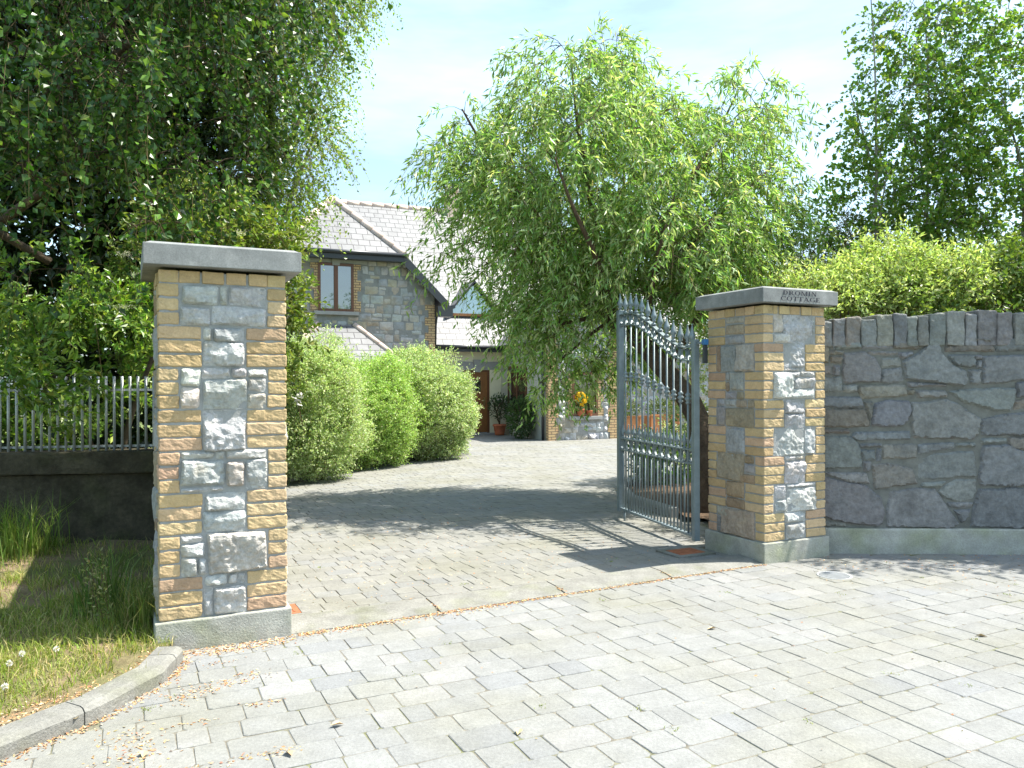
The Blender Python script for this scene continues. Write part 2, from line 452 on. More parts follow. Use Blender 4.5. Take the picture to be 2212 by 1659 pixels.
# verge kerb: separate long blocks along the grass
def kerb_line(name, pts, wid, h, side, piece, mt, z0=-.03, seedk=0):
    mb = MB(); P = [Vector((x, y, 0)) for x, y in pts]
    dense = []
    for p, q in zip(P, P[1:]):
        n = max(1, int((q - p).length / .06))
        dense += [p + (q - p) * i / n for i in range(n)]
    dense.append(P[-1])
    acc = 0; run = []; runs = []
    for i, p in enumerate(dense):
        run.append(p)
        if i and (p - dense[i - 1]).length: acc += (p - dense[i - 1]).length
        if acc > piece: runs.append(run); run = [p]; acc = 0
    if len(run) > 1: runs.append(run)
    for ri, run in enumerate(runs):
        rows = []
        for i, p in enumerate(run):
            t = (run[min(i + 1, len(run) - 1)] - run[max(i - 1, 0)]).normalized()
            nrm = Vector((-t.y, t.x, 0)) * side
            q = Vector(p)
            if i == 0: q += t * .003
            if i == len(run) - 1: q -= t * .003
            g = ground(q.x, q.y)
            pr = [(0, z0), (0.0, h * .72), (.012, h * .93), (.03, h), (wid - .01, h * 1.02), (wid, h * .9), (wid, z0)]
            rows.append([mb.vert(q + nrm * (a + .004 * noise.noise((q.x * 7, q.y * 7, a * 20 + seedk))) + Z * (g + b + (.004 * noise.noise((q.x * 9, q.y * 9, a * 9)) if b > 0 else 0))) for a, b in pr])
        for r0, r1 in zip(rows, rows[1:]):
            for j in range(len(pr) - 1):
                f = (r0[j], r1[j], r1[j + 1], r0[j + 1])
                mb.face(f if side < 0 else f[::-1])
        mb.face(rows[0]); mb.face(rows[-1][::-1])
    return tag(mb.build(name, mt), kind='structure')
kerb_line('verge_kerb', VERGE, .135, .075, 1, .62, M['kerb'])
kerb_line('hedge_kerb', KB + [(-.95, 17.25)], .06, .13, 1, 1.5, M['kerb'])
kerb_line('bed_kerb', BED[1:], .09, .10, -1, .35, M['lintel'])

# ------------------------------------------------------------------ stone patches
def smooth01(x):
    x = min(max(x, 0.0), 1.0); return x * x * (3 - 2 * x)

def seg_dist(p, a, b):
    ab = (b[0] - a[0], b[1] - a[1]); L2 = ab[0] ** 2 + ab[1] ** 2
    t = 0 if L2 == 0 else min(max(((p[0] - a[0]) * ab[0] + (p[1] - a[1]) * ab[1]) / L2, 0), 1)
    return math.hypot(p[0] - a[0] - ab[0] * t, p[1] - a[1] - ab[1] * t)

def stone(mb, poly, o, eu, ev, en, depth, rough, res, c, edge=.02, wob=.004, m=0, sink=.012, seed=0, freq=9.0, flatn=False, place=None):
    """one rough stone on the face (o, eu, ev, en) inside the outline poly"""
    n = len(poly); out = []
    rnd = random.Random(seed * 7919 + 13)
    off = Vector((rnd.uniform(-50, 50), rnd.uniform(-50, 50), rnd.uniform(-50, 50)))
    cxm = sum(p[0] for p in poly) / n; cym = sum(p[1] for p in poly) / n
    hw = max(p[0] for p in poly) - min(p[0] for p in poly); hh = max(p[1] for p in poly) - min(p[1] for p in poly)
    planes = []
    for _ in range(rnd.randint(4, 7)):
        a_ = rnd.uniform(0, 6.283)
        planes.append((rnd.uniform(.2, .8), math.cos(a_) * rnd.uniform(.4, 1.5) / max(hw, .03), math.sin(a_) * rnd.uniform(.4, 1.5) / max(hh, .03), rnd.uniform(-.35, .35) * hw, rnd.uniform(-.35, .35) * hh))
    # corners cut back a little, sides made uneven
    for i in range(n):
        p, q, r = poly[i - 1], poly[i], poly[(i + 1) % n]
        l1, l2 = math.hypot(p[0] - q[0], p[1] - q[1]), math.hypot(r[0] - q[0], r[1] - q[1])
        k = min(rnd.uniform(.25, .9) * edge * 1.6, l1 * .3, l2 * .3)
        if l1 > 0 and l2 > 0:
            out.append((q[0] + (p[0] - q[0]) / l1 * k, q[1] + (p[1] - q[1]) / l1 * k))
            out.append((q[0] + (r[0] - q[0]) / l2 * k, q[1] + (r[1] - q[1]) / l2 * k))
    ring = []
    for i in range(len(out)):
        p, q = out[i], out[(i + 1) % len(out)]
        L = math.hypot(q[0] - p[0], q[1] - p[1]); k = max(1, int(L / (res * 1.3)))
        for j in range(k):
            t = j / k
            x, y = p[0] + (q[0] - p[0]) * t, p[1] + (q[1] - p[1]) * t
            w = wob * noise.noise(Vector((x * 14, y * 14, 0)) + off) * 1.6
            dx, dy = x - cxm, y - cym; dl = math.hypot(dx, dy) or 1
            ring.append((x + dx / dl * w, y + dy / dl * w))
    pts = [Vector(p) for p in ring]; nr = len(ring)
    x0, x1 = min(p[0] for p in ring), max(p[0] for p in ring); y0, y1 = min(p[1] for p in ring), max(p[1] for p in ring)
    dist = [0.0] * nr
    yy = y0 + res * .5; row = 0
    while yy < y1:
        xx = x0 + res * (.5 if row % 2 else .0)
        while xx < x1:
            p = (xx + rnd.uniform(-.28, .28) * res, yy + rnd.uniform(-.28, .28) * res)
            if inside(ring, *p):
                d = min(seg_dist(p, ring[i], ring[(i + 1) % nr]) for i in range(nr))
                if d > res * .45: pts.append(Vector(p)); dist.append(d)
            xx += res
        yy += res * .87; row += 1
    try:
        vs, _, fs, _, _, _ = delaunay_2d_cdt(pts, [], [list(range(nr))], 1, 1e-6)
    except Exception:
        return
    idx = []
    for i, v in enumerate(vs):
        if i < len(dist) : d = dist[i]
        else: d = 0
        P3 = Vector((v.x, v.y, 0))
        h = -sink
        if d > 0:
            f = smooth01(d / edge)
            h = -sink + (depth + sink) * f
            q = P3 * freq + off
            wx_ = v.x + .02 * noise.noise(q * 1.7); wy_ = v.y + .02 * noise.noise(q * 1.7 + Vector((9, 4, 2)))
            nz = min(p_[0] + p_[1] * (wx_ - cxm - p_[3]) + p_[2] * (wy_ - cym - p_[4]) for p_ in planes)
            nz = max(min(nz, 1.0), -1.2) - .1 + noise.noise(q * 1.2) * .34 + noise.noise(q * 3.6) * .26
            h += rough * nz * f
        idx.append(mb.vert(place(v.x, v.y, h) if place else o + eu * v.x + ev * v.y + en * h))
    rev = eu.cross(ev).dot(en) < 0
    for f in fs:
        if len(f) < 3: continue
        a2 = sum(vs[f[i]].x * vs[f[(i + 1) % len(f)]].y - vs[f[(i + 1) % len(f)]].x * vs[f[i]].y for i in range(len(f)))
        g = list(f) if a2 > 0 else list(reversed(f))
        mb.face([idx[i] for i in (g if not rev else reversed(g))], c, None, m)

def rect(x0, y0, x1, y1, j=0.0, rs=random):
    return [(x0 + rs.uniform(-j, j), y0 + rs.uniform(-j, j)), (x1 + rs.uniform(-j, j), y0 + rs.uniform(-j, j)),
            (x1 + rs.uniform(-j, j), y1 + rs.uniform(-j, j)), (x0 + rs.uniform(-j, j), y1 + rs.uniform(-j, j))]

# ------------------------------------------------------------------ gate pillars
CH, PL0 = .0752, .16       # course height, top of the plinth
BUFF = [(.47, .345, .185), (.50, .375, .215), (.43, .315, .165), (.47, .35, .195), (.49, .365, .215)]
PINK = [(.44, .30, .195), (.42, .285, .185), (.45, .32, .205)]
GREY = [(.44, .435, .415), (.40, .40, .39), (.475, .465, .435), (.375, .377, .372), (.45, .42, .36)]
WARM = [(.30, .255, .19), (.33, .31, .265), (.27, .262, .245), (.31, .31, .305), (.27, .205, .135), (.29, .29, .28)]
LEFT_FRONT = [
    [(0, 0, .44, .49), (.455, .05, .54, .45), (.555, 0, 1, .44), (0, .55, .33, 1), (.36, .5, 1, .97)],
    [(0, .03, .2, .3), (.23, 0, 1, .36), (0, .38, 1, 1)],
    [(0, 0, .21, .42), (0, .48, .21, 1), (.265, 0, .56, .26), (.58, 0, .74, .2), (.265, .30, .74, 1), (.79, 0, 1, .22), (.79, .27, 1, .56), (.79, .62, 1, 1)],
    [(0, .04, 1, .97)],
    [(0, 0, .38, .17), (.40, .02, .49, .2), (0, .23, .49, .85), (.53, 0, .97, .2), (.53, .33, .72, .78), (.75, .28, 1, .95), (.05, .88, .42, 1)],
    [(0, 0, 1, .46), (0, .52, 1, 1)],
    [(0, 0, .22, .16), (0, .22, .25, .50), (0, .56, .18, 1), (.20, .62, .30, .95), (.30, .03, 1, 1)],
    [(0, 0, .55, .25), (.58, 0, .78, .22), (.82, 0, 1, .24), (0, .31, .2, 1), (.26, .31, 1, 1)]]
RIGHT_FRONT = [
    [(0, .08, .19, .62), (.23, .06, .94, .9), (0, .68, .3, 1), (.95, .1, 1, .5)],
    [(0, 0, 1, .86), (.1, .9, .6, 1)],
    [(.30, 0, .62, .2), (0, .12, .46, 1), (.65, 0, 1, .16), (.5, .24, 1, .62), (.44, .66, 1, 1)],
    [(0, 0, 1, .5), (0, .55, 1, 1)],
    [(0, .03, .72, .96), (.76, .0, 1, .9)],
    [(.1, 0, .5, .16), (.54, 0, 1, .16), (0, .2, 1, 1)],
    [(0, 0, .27, .5), (0, .56, .27, 1), (.31, .18, 1, 1), (.31, 0, .95, .13)],
    [(0, 0, 1, .36), (0, .42, 1, 1)]]
RIGHT_SIDE = [   # seen on the pillar's left flank, from far end to near corner
    [(0, .02, .9, .2), (0, .26, 1, .62), (0, .68, 1, 1)],
    [(0, .05, .11, .95), (.14, 0, .5, .95), (.54, 0, 1, .96)],
    [(0, 0, .2, .3), (.25, 0, 1, .68), (0, .38, .2, .7), (.05, .74, .55, 1), (.6, .74, 1, 1)],
    [(0, 0, .2, .22), (.25, 0, .5, .22), (.53, .03, .8, .26), (.83, .03, 1, .26), (.27, .34, 1, .97), (0, .3, .22, .95)],
    [(.05, .08, 1, 1), (0, 0, .5, .06)],
    [(0, .02, .72, 1), (.76, 0, 1, .26), (.76, .32, 1, .62), (.70, .68, 1, 1)],
    [(0, .12, .95, .56), (0, .64, .86, 1)],
    [(0, 0, .25, .32), (0, .4, .10, 1), (.14, .1, 1, 1)]]

def pillar(name, o, fronts, flank, label, warm_front=0, seed=1):
    root = empty(name, o, label, 'gate pillar', 'brick and stone gate pillars')
    rs = random.Random(seed)
    # corners of the shaft seen from above, with the two directions of its faces
    bm_ = MB()
    core = MB()
    core.box(o + U * .008 + V * .008 + Z * .02, U * (W - .016), V * (W - .016), Z * (PL0 + 25 * CH - .03))
    core.build('mortar_core', M['mortar'], root)
    n = 0
    for cr in range(25):
        z = PL0 + (24 - cr) * CH + .006; h = CH - .010
        if cr == 0:
            # a row of headers under the cap on each face
            for (oo, du, dn) in ((o, U, V), (o + V * W, -V, U), (o + U * W, V, -U), (o + U * W + V * W, -U, -V)):
                ws = [.098, .112, .118, .114, .105, .098] if rs.random() < .5 else [.10, .055, .115, .115, .115, .105]
                a = .0
                for i, w in enumerate(ws):
                    d0 = .004 if i in (0, len(ws) - 1) else (.003 if i % 2 else -.005)
                    if i == 0 or True:
                        c = jit(rs.choice(BUFF), .12)
                        st = 0 if i else 0.0
                        if i == len(ws) - 1: w = W - a - .0
                        bm_.rbox(oo + du * (a + .004) + dn * d0 + Z * z, du * (w - .008), dn * .1, Z * h, .005, (4, 2, 3), .0022, c, seed=n + seed * 100); n += 1
                    a += w + .004
            continue
        short_front = ((cr - 1) // 3) % 2 == 0
        a, b = (.102, .215) if short_front else (.215, .102)
        for (sx, sy) in ((0, 0), (1, 0), (0, 1), (1, 1)):
            pink = rs.random() < .18
            c = jit(rs.choice(PINK if pink else BUFF), .10)
            wob = rs.uniform(-.003, .003)
            ox = 0 if sx == 0 else W - a; oy = 0 if sy == 0 else W - b
            P = o + U * (ox + rs.uniform(-.002, .003)) + V * (oy + rs.uniform(-.003, .003)) + Z * (z + rs.uniform(-.0015, .0015))
            bm_.rbox(P, U * a, V * b, Z * (h + wob * .4), .007, (int(a / .018), int(b / .03), 4), .0034, c, seed=n + seed * 100, freq=26); n += 1
    bm_.build('brick_quoins', M['brick'], root)
    st = MB()
    def panels(lists, oo, du, dn, wide_first, palette, depth, rough, sd):
        for bi, lst in enumerate(lists):
            wide = (bi % 2 == 0) == wide_first
            side = .114 if wide else .228
            x0, x1 = side - .006, W - side + .006
            ztop = PL0 + (24 - bi * 3) * CH
            zh = 3 * CH
            wx_, wz_ = (x1 - x0), zh
            grown = []
            for k, q_ in enumerate(lst):
                q2 = list(q_)
                for ax in (0, 1):
                    oa = 1 - ax; sc_ = (wx_, wz_)[ax]
                    for lo in (True, False):
                        e_ = q_[ax] if lo else q_[ax + 2]
                        gap_ = e_ if lo else 1 - e_
                        edge_ = True
                        for j_, r_ in enumerate(lst):
                            if j_ == k or r_[oa] >= q_[oa + 2] - .02 or r_[oa + 2] <= q_[oa] + .02: continue
                            d_ = (e_ - r_[ax + 2]) if lo else (r_[ax] - e_)
                            if d_ >= -.01 and d_ < gap_: gap_ = d_; edge_ = False
                        mv = (gap_ * sc_ - .003) if edge_ else (gap_ * sc_ / 2 - .0035)
                        mv = max(min(mv, .03), -.004) / sc_
                        if lo: q2[ax] -= mv
                        else: q2[ax + 2] += mv
                grown.append(q2)
            for k, (a, b, c_, d) in enumerate(grown):
                g = .0
                pa = x0 + a * (x1 - x0) + (g if a > 0 else .003); pc = x0 + c_ * (x1 - x0) - (g if c_ < 1 else .003)
                zt = ztop - b * zh - g; zb = ztop - d * zh + g
                if zt - zb < .02: zb = zt - .025
                rr = random.Random(sd * 1000 + bi * 20 + k)
                j = min(.009, (pc - pa) * .06, (zt - zb) * .08)
                pol = rect(pa, zb, pc, zt, j, rr)
                big = min(pc - pa, zt - zb)
                c = jit(rr.choice(palette), .12)
                stone(st, pol, oo, du, Z, -dn, depth * (.5 + big * 4), rough * (1.0 + big * 4.6), .0115, c, edge=.009, sink=.0062, wob=.0035, seed=sd * 100 + bi * 10 + k, freq=10)
    panels(fronts, o, U, V, True, GREY, .014, .024, seed)
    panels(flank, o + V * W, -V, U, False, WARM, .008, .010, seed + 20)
    panels(fronts[::-1], o + U * W, V, -U, False, GREY, .012, .02, seed + 40)
    panels(flank[::-1], o + U * W + V * W, -U, -V, True, GREY, .012, .02, seed + 60)
    st.build('stone_panels', M['stone'], root)
    pl = MB()
    pl.rbox(o - U * .022 - V * .022 - Z * .05, U * (W + .044), V * (W + .044), Z * (PL0 + .05), .008, (10, 10, 3), .002, seed=seed, freq=12)
    pl.build('plinth', M['plinth'], root)
    cp = MB(); ov = .072
    zc = PL0 + 25 * CH + .012
    cp.rbox(o - U * ov - V * ov + Z * zc, U * (W + 2 * ov), V * (W + 2 * ov), Z * .112, .004, (8, 8, 2), .0007, seed=seed + 3, freq=8)
    # weathered top: a low pyramid above the chamfer
    q = [o - U * ov - V * ov, o + U * (W + ov) - V * ov, o + U * (W + ov) + V * (W + ov), o - U * ov + V * (W + ov)]
    ctr = o + (U + V) * (W / 2)
    lo = [p + (ctr - p).normalized() * .012 + Z * (zc + .1115) for p in q]; hi = [p + (ctr - p).normalized() * .05 + Z * (zc + .125) for p in q]
    for i in range(4):
        j = (i + 1) % 4
        cp.poly((lo[i], lo[j], hi[j], hi[i])); cp.poly((hi[i], hi[j], ctr + Z * (zc + .14)))
    cap = cp.build('capstone', M['cap'], root)
    return root, cap, zc
lroot, lcap, zcap = pillar('gate_pillar', LP, LEFT_FRONT, RIGHT_SIDE, 'nearer gate pillar of buff brick and grey stone beside the grass verge, cap without lettering', seed=1)
rroot, rcap, zcap = pillar('gate_pillar', RP, RIGHT_FRONT, RIGHT_SIDE, 'gate pillar with lettering cut in its cap, next to the open gate and high stone wall', seed=2)

# lettering: cut roman capitals, thick and thin strokes with serifs
def glyph(ch):
    """list of polygons in a cell 1 high; returns (width, polys)"""
    P = []; tk, tn, sf = .19, .07, .07
    def bar(x0, y0, x1, y1): P.append([(x0, y0), (x1, y0), (x1, y1), (x0, y1)])
    def stem(x, t=tk, y0=0, y1=1):
        bar(x, y0, x + t, y1); bar(x - sf, y0, x, y0 + .06) ; bar(x + t, y0, x + t + sf, y0 + .06); bar(x - sf, y1 - .06, x, y1); bar(x + t, y1 - .06, x + t + sf, y1)
    def arc(cx, cy, rx, ry, a0, a1, tk_, tn_, n=18):
        for i in range(n):
            t0, t1 = R(a0 + (a1 - a0) * i / n), R(a0 + (a1 - a0) * (i + 1) / n)
            def io(t):
                th = tn_ + (tk_ - tn_) * abs(math.cos(t)); 
                return (cx + rx * math.cos(t), cy + ry * math.sin(t)), (cx + (rx - th) * math.cos(t), cy + (ry - tn_) * math.sin(t))
            (o0, i0), (o1, i1) = io(t0), io(t1)
            P.append([o0, o1, i1, i0])
    def slant(x0, y0, x1, y1, t): P.append([(x0, y0), (x0 + t, y0), (x1 + t, y1), (x1, y1)])
    if ch == 'D': stem(.1); arc(.3, .5, .55, .5, -90, 90, tk, tn); bar(.1, 0, .32, tn); bar(.1, 1 - tn, .32, 1); return .92, P
    if ch == 'R': stem(.1); arc(.38, .74, .36, .26, -90, 90, tk, tn); bar(.1, 1 - tn, .4, 1); bar(.1, .48, .4, .48 + tn); slant(.72, 0, .4, .5, .2); bar(.68, 0, .98, .06); return .95, P
    if ch == 'O': arc(.5, .5, .48, .5, 0, 360, tk, tn, 28); return 1.0, P
    if ch == 'C': arc(.52, .5, .5, .5, 45, 315, tk, tn, 24); bar(.8, .68, .88, .98); return .92, P
    if ch == 'M': stem(.1, .09); stem(.95); slant(.55, .0, .12, 1, .17); slant(.55, .0, .95, 1, .08); return 1.24, P
    if ch == 'I': stem(.1); return .40, P
    if ch == 'N': stem(.1, .09); stem(.78, .09); slant(.72, 0, .1, 1, .2); return 1.0, P
    if ch == 'T': stem(.34); bar(0, 1 - tn, .86, 1); bar(0, .78, .06, 1); bar(.8, .78, .86, 1); return .86, P
    if ch == 'A': slant(.05, 0, .42, 1, .08); slant(.72, 0, .36, 1, .2); bar(.2, .3, .74, .3 + tn); bar(-.05, 0, .22, .05); bar(.64, 0, 1.0, .05); return .96, P
    if ch == 'G': arc(.52, .5, .5, .5, 45, 335, tk, tn, 24); bar(.78, .05, .95, .45); bar(.7, .4, 1.02, .46); return 1.02, P
    if ch == 'E': stem(.1); bar(.1, 0, .72, tn); bar(.1, 1 - tn, .68, 1); bar(.1, .47, .56, .47 + tn); bar(.66, 0, .72, .22); bar(.62, .8, .68, 1); bar(.52, .38, .56, .64); return .78, P
mb = MB()
face_o = RP - U * .072 - V * .0745
for txt, cx_, zb, hgt in (('DROMIN', .385, zcap + .063, .034), ('COTTAGE', .392, zcap + .017, .034)):
    gl = [glyph(c) for c in txt]; sp = .12; kx = hgt * 1.75
    tot = sum(g[0] for g in gl) + sp * (len(gl) - 1); x = cx_ - tot * kx / 2
    lay = 0
    for w, polys in gl:
        for pol in polys:
            lay += 1
            mb.poly([face_o + U * (x + a * kx) + Z * (zb + b * hgt) - V * (.0004 + .00002 * (lay % 23)) for a, b in pol])
        x += (w + sp) * kx
mb.build('lettering', M['ink'], rcap)

# ------------------------------------------------------------------ the high rubble wall right of the gate
WY = 6.57
def wy(x): return WY - .10 * smooth01((x - 3.2) / 2.0) + .05 * smooth01((3.0 - x) / .5)
wroot = empty('stone_wall', (2.7, WY, 0), 'high rubble stone wall with upright coping stones, in shade right of the lettered pillar', 'wall')
def wp(x, z, h): return Vector((x, wy(x) - h, z))
mb = MB()
wx = [2.5 + i * .25 for i in range(31)]
for x0, x1 in zip(wx, wx[1:]):
    mb.poly((wp(x0, .1, 0), wp(x1, .1, 0), wp(x1, 1.95, 0), wp(x0, 1.95, 0)))
    mb.poly((wp(x0, 1.95, 0), wp(x1, 1.95, 0), wp(x1, 1.95, -.4), wp(x0, 1.95, -.4)))
    mb.poly((wp(x1, .1, -.4), wp(x0, .1, -.4), wp(x0, 1.95, -.4), wp(x1, 1.95, -.4)))
mb.poly((wp(2.5, .1, 0), wp(2.5, 1.95, 0), wp(2.5, 1.95, -.4), wp(2.5, .1, -.4)))
mb.build('mortar_core', M['mortar_dark'], wroot)
# outlines read off the photo, in pixels of two enlarged views
def wA(x, y):
    fx, fy = (1960 + x * .27125) / 1.1573, (700 + y * .27125) / 1.1573; return ((fx - CX) / F * WY, EYE - (fy - CY) / F * WY)
def wB(x, y):
    fx, fy = (1700 + x * .3888) / 1.1573, (1000 + y * .3888) / 1.1573; return ((fx - CX) / F * WY, EYE - (fy - CY) / F * WY)
A = [
 [(345, 590), (430, 595), (425, 770), (345, 775)], [(440, 600), (475, 605), (475, 650), (440, 650)],
 [(485, 580), (700, 575), (705, 640), (490, 650)], [(725, 570), (1000, 565), (990, 650), (730, 645)],
 [(1015, 570), (1290, 565), (1270, 615), (1200, 650), (1010, 645)], [(1450, 560), (1690, 550), (1680, 595), (1450, 595)],
 [(1720, 555), (1865, 550), (1870, 590), (1715, 590)], [(1470, 615), (1880, 605), (1910, 650), (1900, 680), (1480, 680)],
 [(1930, 560), (2195, 550), (2190, 670), (1925, 680)], [(445, 660), (555, 662), (550, 695), (445, 695)],
 [(440, 715), (545, 715), (530, 775), (440, 775)], [(570, 690), (730, 675), (840, 735), (888, 840), (880, 950), (560, 955), (545, 850)],
 [(780, 665), (1040, 668), (1040, 705), (790, 705)], [(900, 735), (1060, 722), (1075, 800), (905, 820)], [(1060, 680), (1180, 672), (1175, 700), (1100, 735), (1060, 720)],
 [(905, 845), (1080, 825), (1098, 950), (960, 960), (890, 955)],
 [(1095, 760), (1250, 680), (1330, 600), (1430, 570), (1440, 680), (1520, 790), (1655, 850), (1660, 960), (1620, 985), (1450, 960), (1120, 925)],
 [(1480, 700), (1740, 708), (1745, 800), (1680, 820), (1580, 800)], [(1755, 712), (1800, 712), (1800, 740), (1755, 740)], [(1755, 760), (1800, 760), (1795, 820), (1755, 820)],
 [(1690, 850), (1795, 845), (1780, 970), (1700, 965)], [(1815, 725), (2130, 710), (2215, 720), (2215, 930), (1980, 955), (1810, 970)],
 [(345, 800), (450, 800), (450, 880), (345, 885)], [(465, 800), (525, 805), (525, 890), (460, 890)], [(345, 905), (530, 905), (545, 1040), (350, 1050)],
 [(1125, 945), (1500, 970), (1500, 1000), (1150, 1005)],
 [(560, 985), (665, 980), (670, 1035), (555, 1040)], [(700, 985), (1120, 975), (1125, 1085), (720, 1105), (690, 1030)], [(1140, 1025), (1200, 1020), (1195, 1065), (1140, 1065)],
 [(1215, 1025), (1480, 1030), (1490, 1090), (1230, 1100)], [(1510, 1040), (1740, 1015), (2090, 1010), (2080, 1130), (2040, 1230), (1900, 1210), (1640, 1140)],
 [(2105, 970), (2215, 960), (2215, 1080), (2110, 1100)], [(2090, 1125), (2215, 1110), (2215, 1200), (2085, 1210)],
 [(345, 1075), (700, 1090), (740, 1190), (345, 1190)], [(345, 1205), (520, 1200), (750, 1200), (790, 1360), (350, 1370)],
 [(740, 1130), (810, 1140), (810, 1260), (790, 1310), (760, 1210)], [(840, 1150), (950, 1125), (1140, 1130), (1160, 1200), (1120, 1320), (1030, 1360), (820, 1350), (805, 1280)],
 [(1180, 1140), (1500, 1120), (1640, 1200), (1780, 1290), (1760, 1440), (1700, 1480), (1200, 1460), (1160, 1290)],
 [(1800, 1300), (1960, 1260), (2215, 1230), (2215, 1440), (1800, 1450)]]
B = [
 [(920, 195), (1085, 195), (1090, 225), (920, 228)], [(1125, 215), (1470, 205), (1470, 265), (1150, 270), (1110, 250)],
 [(1500, 215), (1880, 240), (1880, 262), (1500, 255)],
 [(915, 245), (1100, 245), (1160, 320), (1165, 440), (915, 450)], [(1165, 290), (1290, 285), (1295, 312), (1165, 315)], [(1160, 330), (1250, 328), (1245, 395), (1180, 395)],
 [(1265, 325), (1295, 325), (1295, 395), (1260, 395)], [(1310, 295), (1515, 290), (1515, 380), (1305, 385)], [(1530, 290), (1750, 278), (1755, 320), (1530, 360)],
 [(1765, 285), (1880, 280), (1880, 310), (1765, 315)], [(1925, 255), (2075, 250), (2075, 280), (1930, 290)], [(2090, 250), (2215, 240), (2215, 330), (2090, 320)],
 [(1930, 305), (2080, 300), (2200, 350), (2215, 560), (1920, 560), (1905, 500)], [(1530, 375), (1740, 345), (1870, 335), (1885, 500), (1530, 520)],
 [(1235, 425), (1350, 418), (1480, 450), (1520, 545), (1250, 580)], [(920, 470), (1190, 475), (1210, 545), (1100, 540), (960, 495)], [(1180, 410), (1225, 410), (1220, 465), (1180, 462)],
 [(1545, 540), (1700, 530), (1660, 570), (1545, 575)], [(1690, 560), (1760, 525), (1885, 515), (1890, 640), (1790, 655), (1710, 640), (1660, 600)],
 [(915, 510), (960, 510), (1180, 560), (1290, 640), (1310, 740), (1280, 815), (1100, 800), (920, 760)],
 [(915, 775), (1060, 800), (1070, 825), (915, 825)],
 [(1345, 600), (1500, 580), (1630, 585), (1700, 690), (1775, 800), (1720, 835), (1330, 820), (1330, 720)],
 [(1710, 665), (1870, 665), (1850, 700), (1730, 700)], [(1750, 715), (1850, 710), (1830, 760), (1800, 795)], 
 [(1905, 580), (2180, 572), (2215, 590), (2215, 830), (1850, 820), (1870, 700)]]
st = MB()
WST = [(.20, .203, .198), (.215, .213, .203), (.19, .193, .192), (.212, .20, .178), (.19, .170, .142), (.178, .183, .186)]
polys = [[wA(*p) for p in q] for q in A] + [[wB(*p) for p in q] for q in B]
def orient(q):
    a = sum(q[i][0] * q[(i + 1) % len(q)][1] - q[(i + 1) % len(q)][0] * q[i][1] for i in range(len(q)))
    return q if a > 0 else q[::-1]
polys = [orient(q) for q in polys]
def shrink(q, d):
    cx_ = sum(p[0] for p in q) / len(q); cy_ = sum(p[1] for p in q) / len(q); o_ = []
    for p in q:
        L = math.hypot(p[0] - cx_, p[1] - cy_) or 1
        o_.append((p[0] + (p[0] - cx_) / L * d, p[1] + (p[1] - cy_) / L * d))
    return o_
for k, q in enumerate(polys):
    rr = random.Random(500 + k)
    stone(st, shrink(q, .011), Vector((0, 0, 0)), Vector((1, 0, 0)), Z, Vector((0, -1, 0)), rr.uniform(.018, .030), .019, .018, jit(rr.choice(WST), .15), edge=.009, sink=.003, wob=.007, seed=k, freq=5.5, place=wp)
# the wall goes on past the frame
def rubble_rows(x0, x1, z0, z1, rs, hmin, hmax, wmin, wmax):
    out = []; z = z0
    while z < z1 - .03:
        h = min(rs.uniform(hmin, hmax), z1 - z); 
        if z1 - z - h < hmin * .5: h = z1 - z
        x = x0 - rs.uniform(0, wmin)
        while x < x1:
            w = rs.uniform(wmin, wmax) * (1 if h > (hmin + hmax) / 2 else .8)
            a, b = max(x, x0), min(x + w, x1)
            if b - a > .04:
                if h > hmin * 1.5 and rs.random() < .3 and b - a > .12:
                    k = rs.uniform(.35, .65); out.append((a, z, b, z + h * k)); out.append((a, z + h * k, b, z + h))
                else: out.append((a, z, b, z + h))
            x += w
        z += h
    return out
rs = random.Random(77)
for (a, z0, b, z1) in rubble_rows(4.33, 9.9, .2, 1.72, rs, .10, .30, .16, .55):
    g = .010
    stone(st, rect(a + g, z0 + g, b - g, z1 - g, .012, rs), Vector((0, 0, 0)), Vector((1, 0, 0)), Z, Vector((0, -1, 0)), .025, .024, .05, jit(rs.choice(WST), .14), edge=.03, seed=rs.randint(0, 9999), freq=5.5, place=wp)
st.build('rubble_face', M['wallstone'], wroot)
# coping stones on edge
cs = MB()
xc = 2.60; k = 0
wid = [.085, .105, .125, .13, .135, .115, .085, .09, .14, .15, .10, .16, .13, .11, .14]
hts = [1.93, 1.955, 1.965, 1.95, 1.985, 1.99, 1.965, 1.975, 1.995, 2.01, 1.985, 2.02, 2.0, 1.99, 2.01]
rs = random.Random(5)
while xc < 9.8:
    w = wid[k] if k < len(wid) else rs.uniform(.085, .16); zt = hts[k] if k < len(hts) else rs.uniform(1.97, 2.03)
    tl = rs.uniform(-.012, .012)
    c = jit(rs.choice(WST), .15)
    o = Vector((xc, wy(xc) - .03 + rs.uniform(-.012, .008), 1.725))
    cs.rbox(o, Vector((w - .005, 0, 0)), Vector((0, .36, 0)), Vector((tl, 0, zt - 1.725)), .011, (5, 3, 8), .010, c, seed=k + 40, freq=9)
    xc += w; k += 1
cs.build('coping_stones', M['wallstone'], wroot)
mb = MB()
for x0, x1 in zip(wx, wx[1:]):
    for (za, ha, zb, hb) in ((-.05, .045, .195, .045), (.195, .045, .207, .036), (.207, .036, .209, -.02)):
        mb.poly((wp(x0, za, ha), wp(x1, za, ha), wp(x1, zb, hb), wp(x0, zb, hb)))
mb.build('plinth', M['plinth'], wroot)

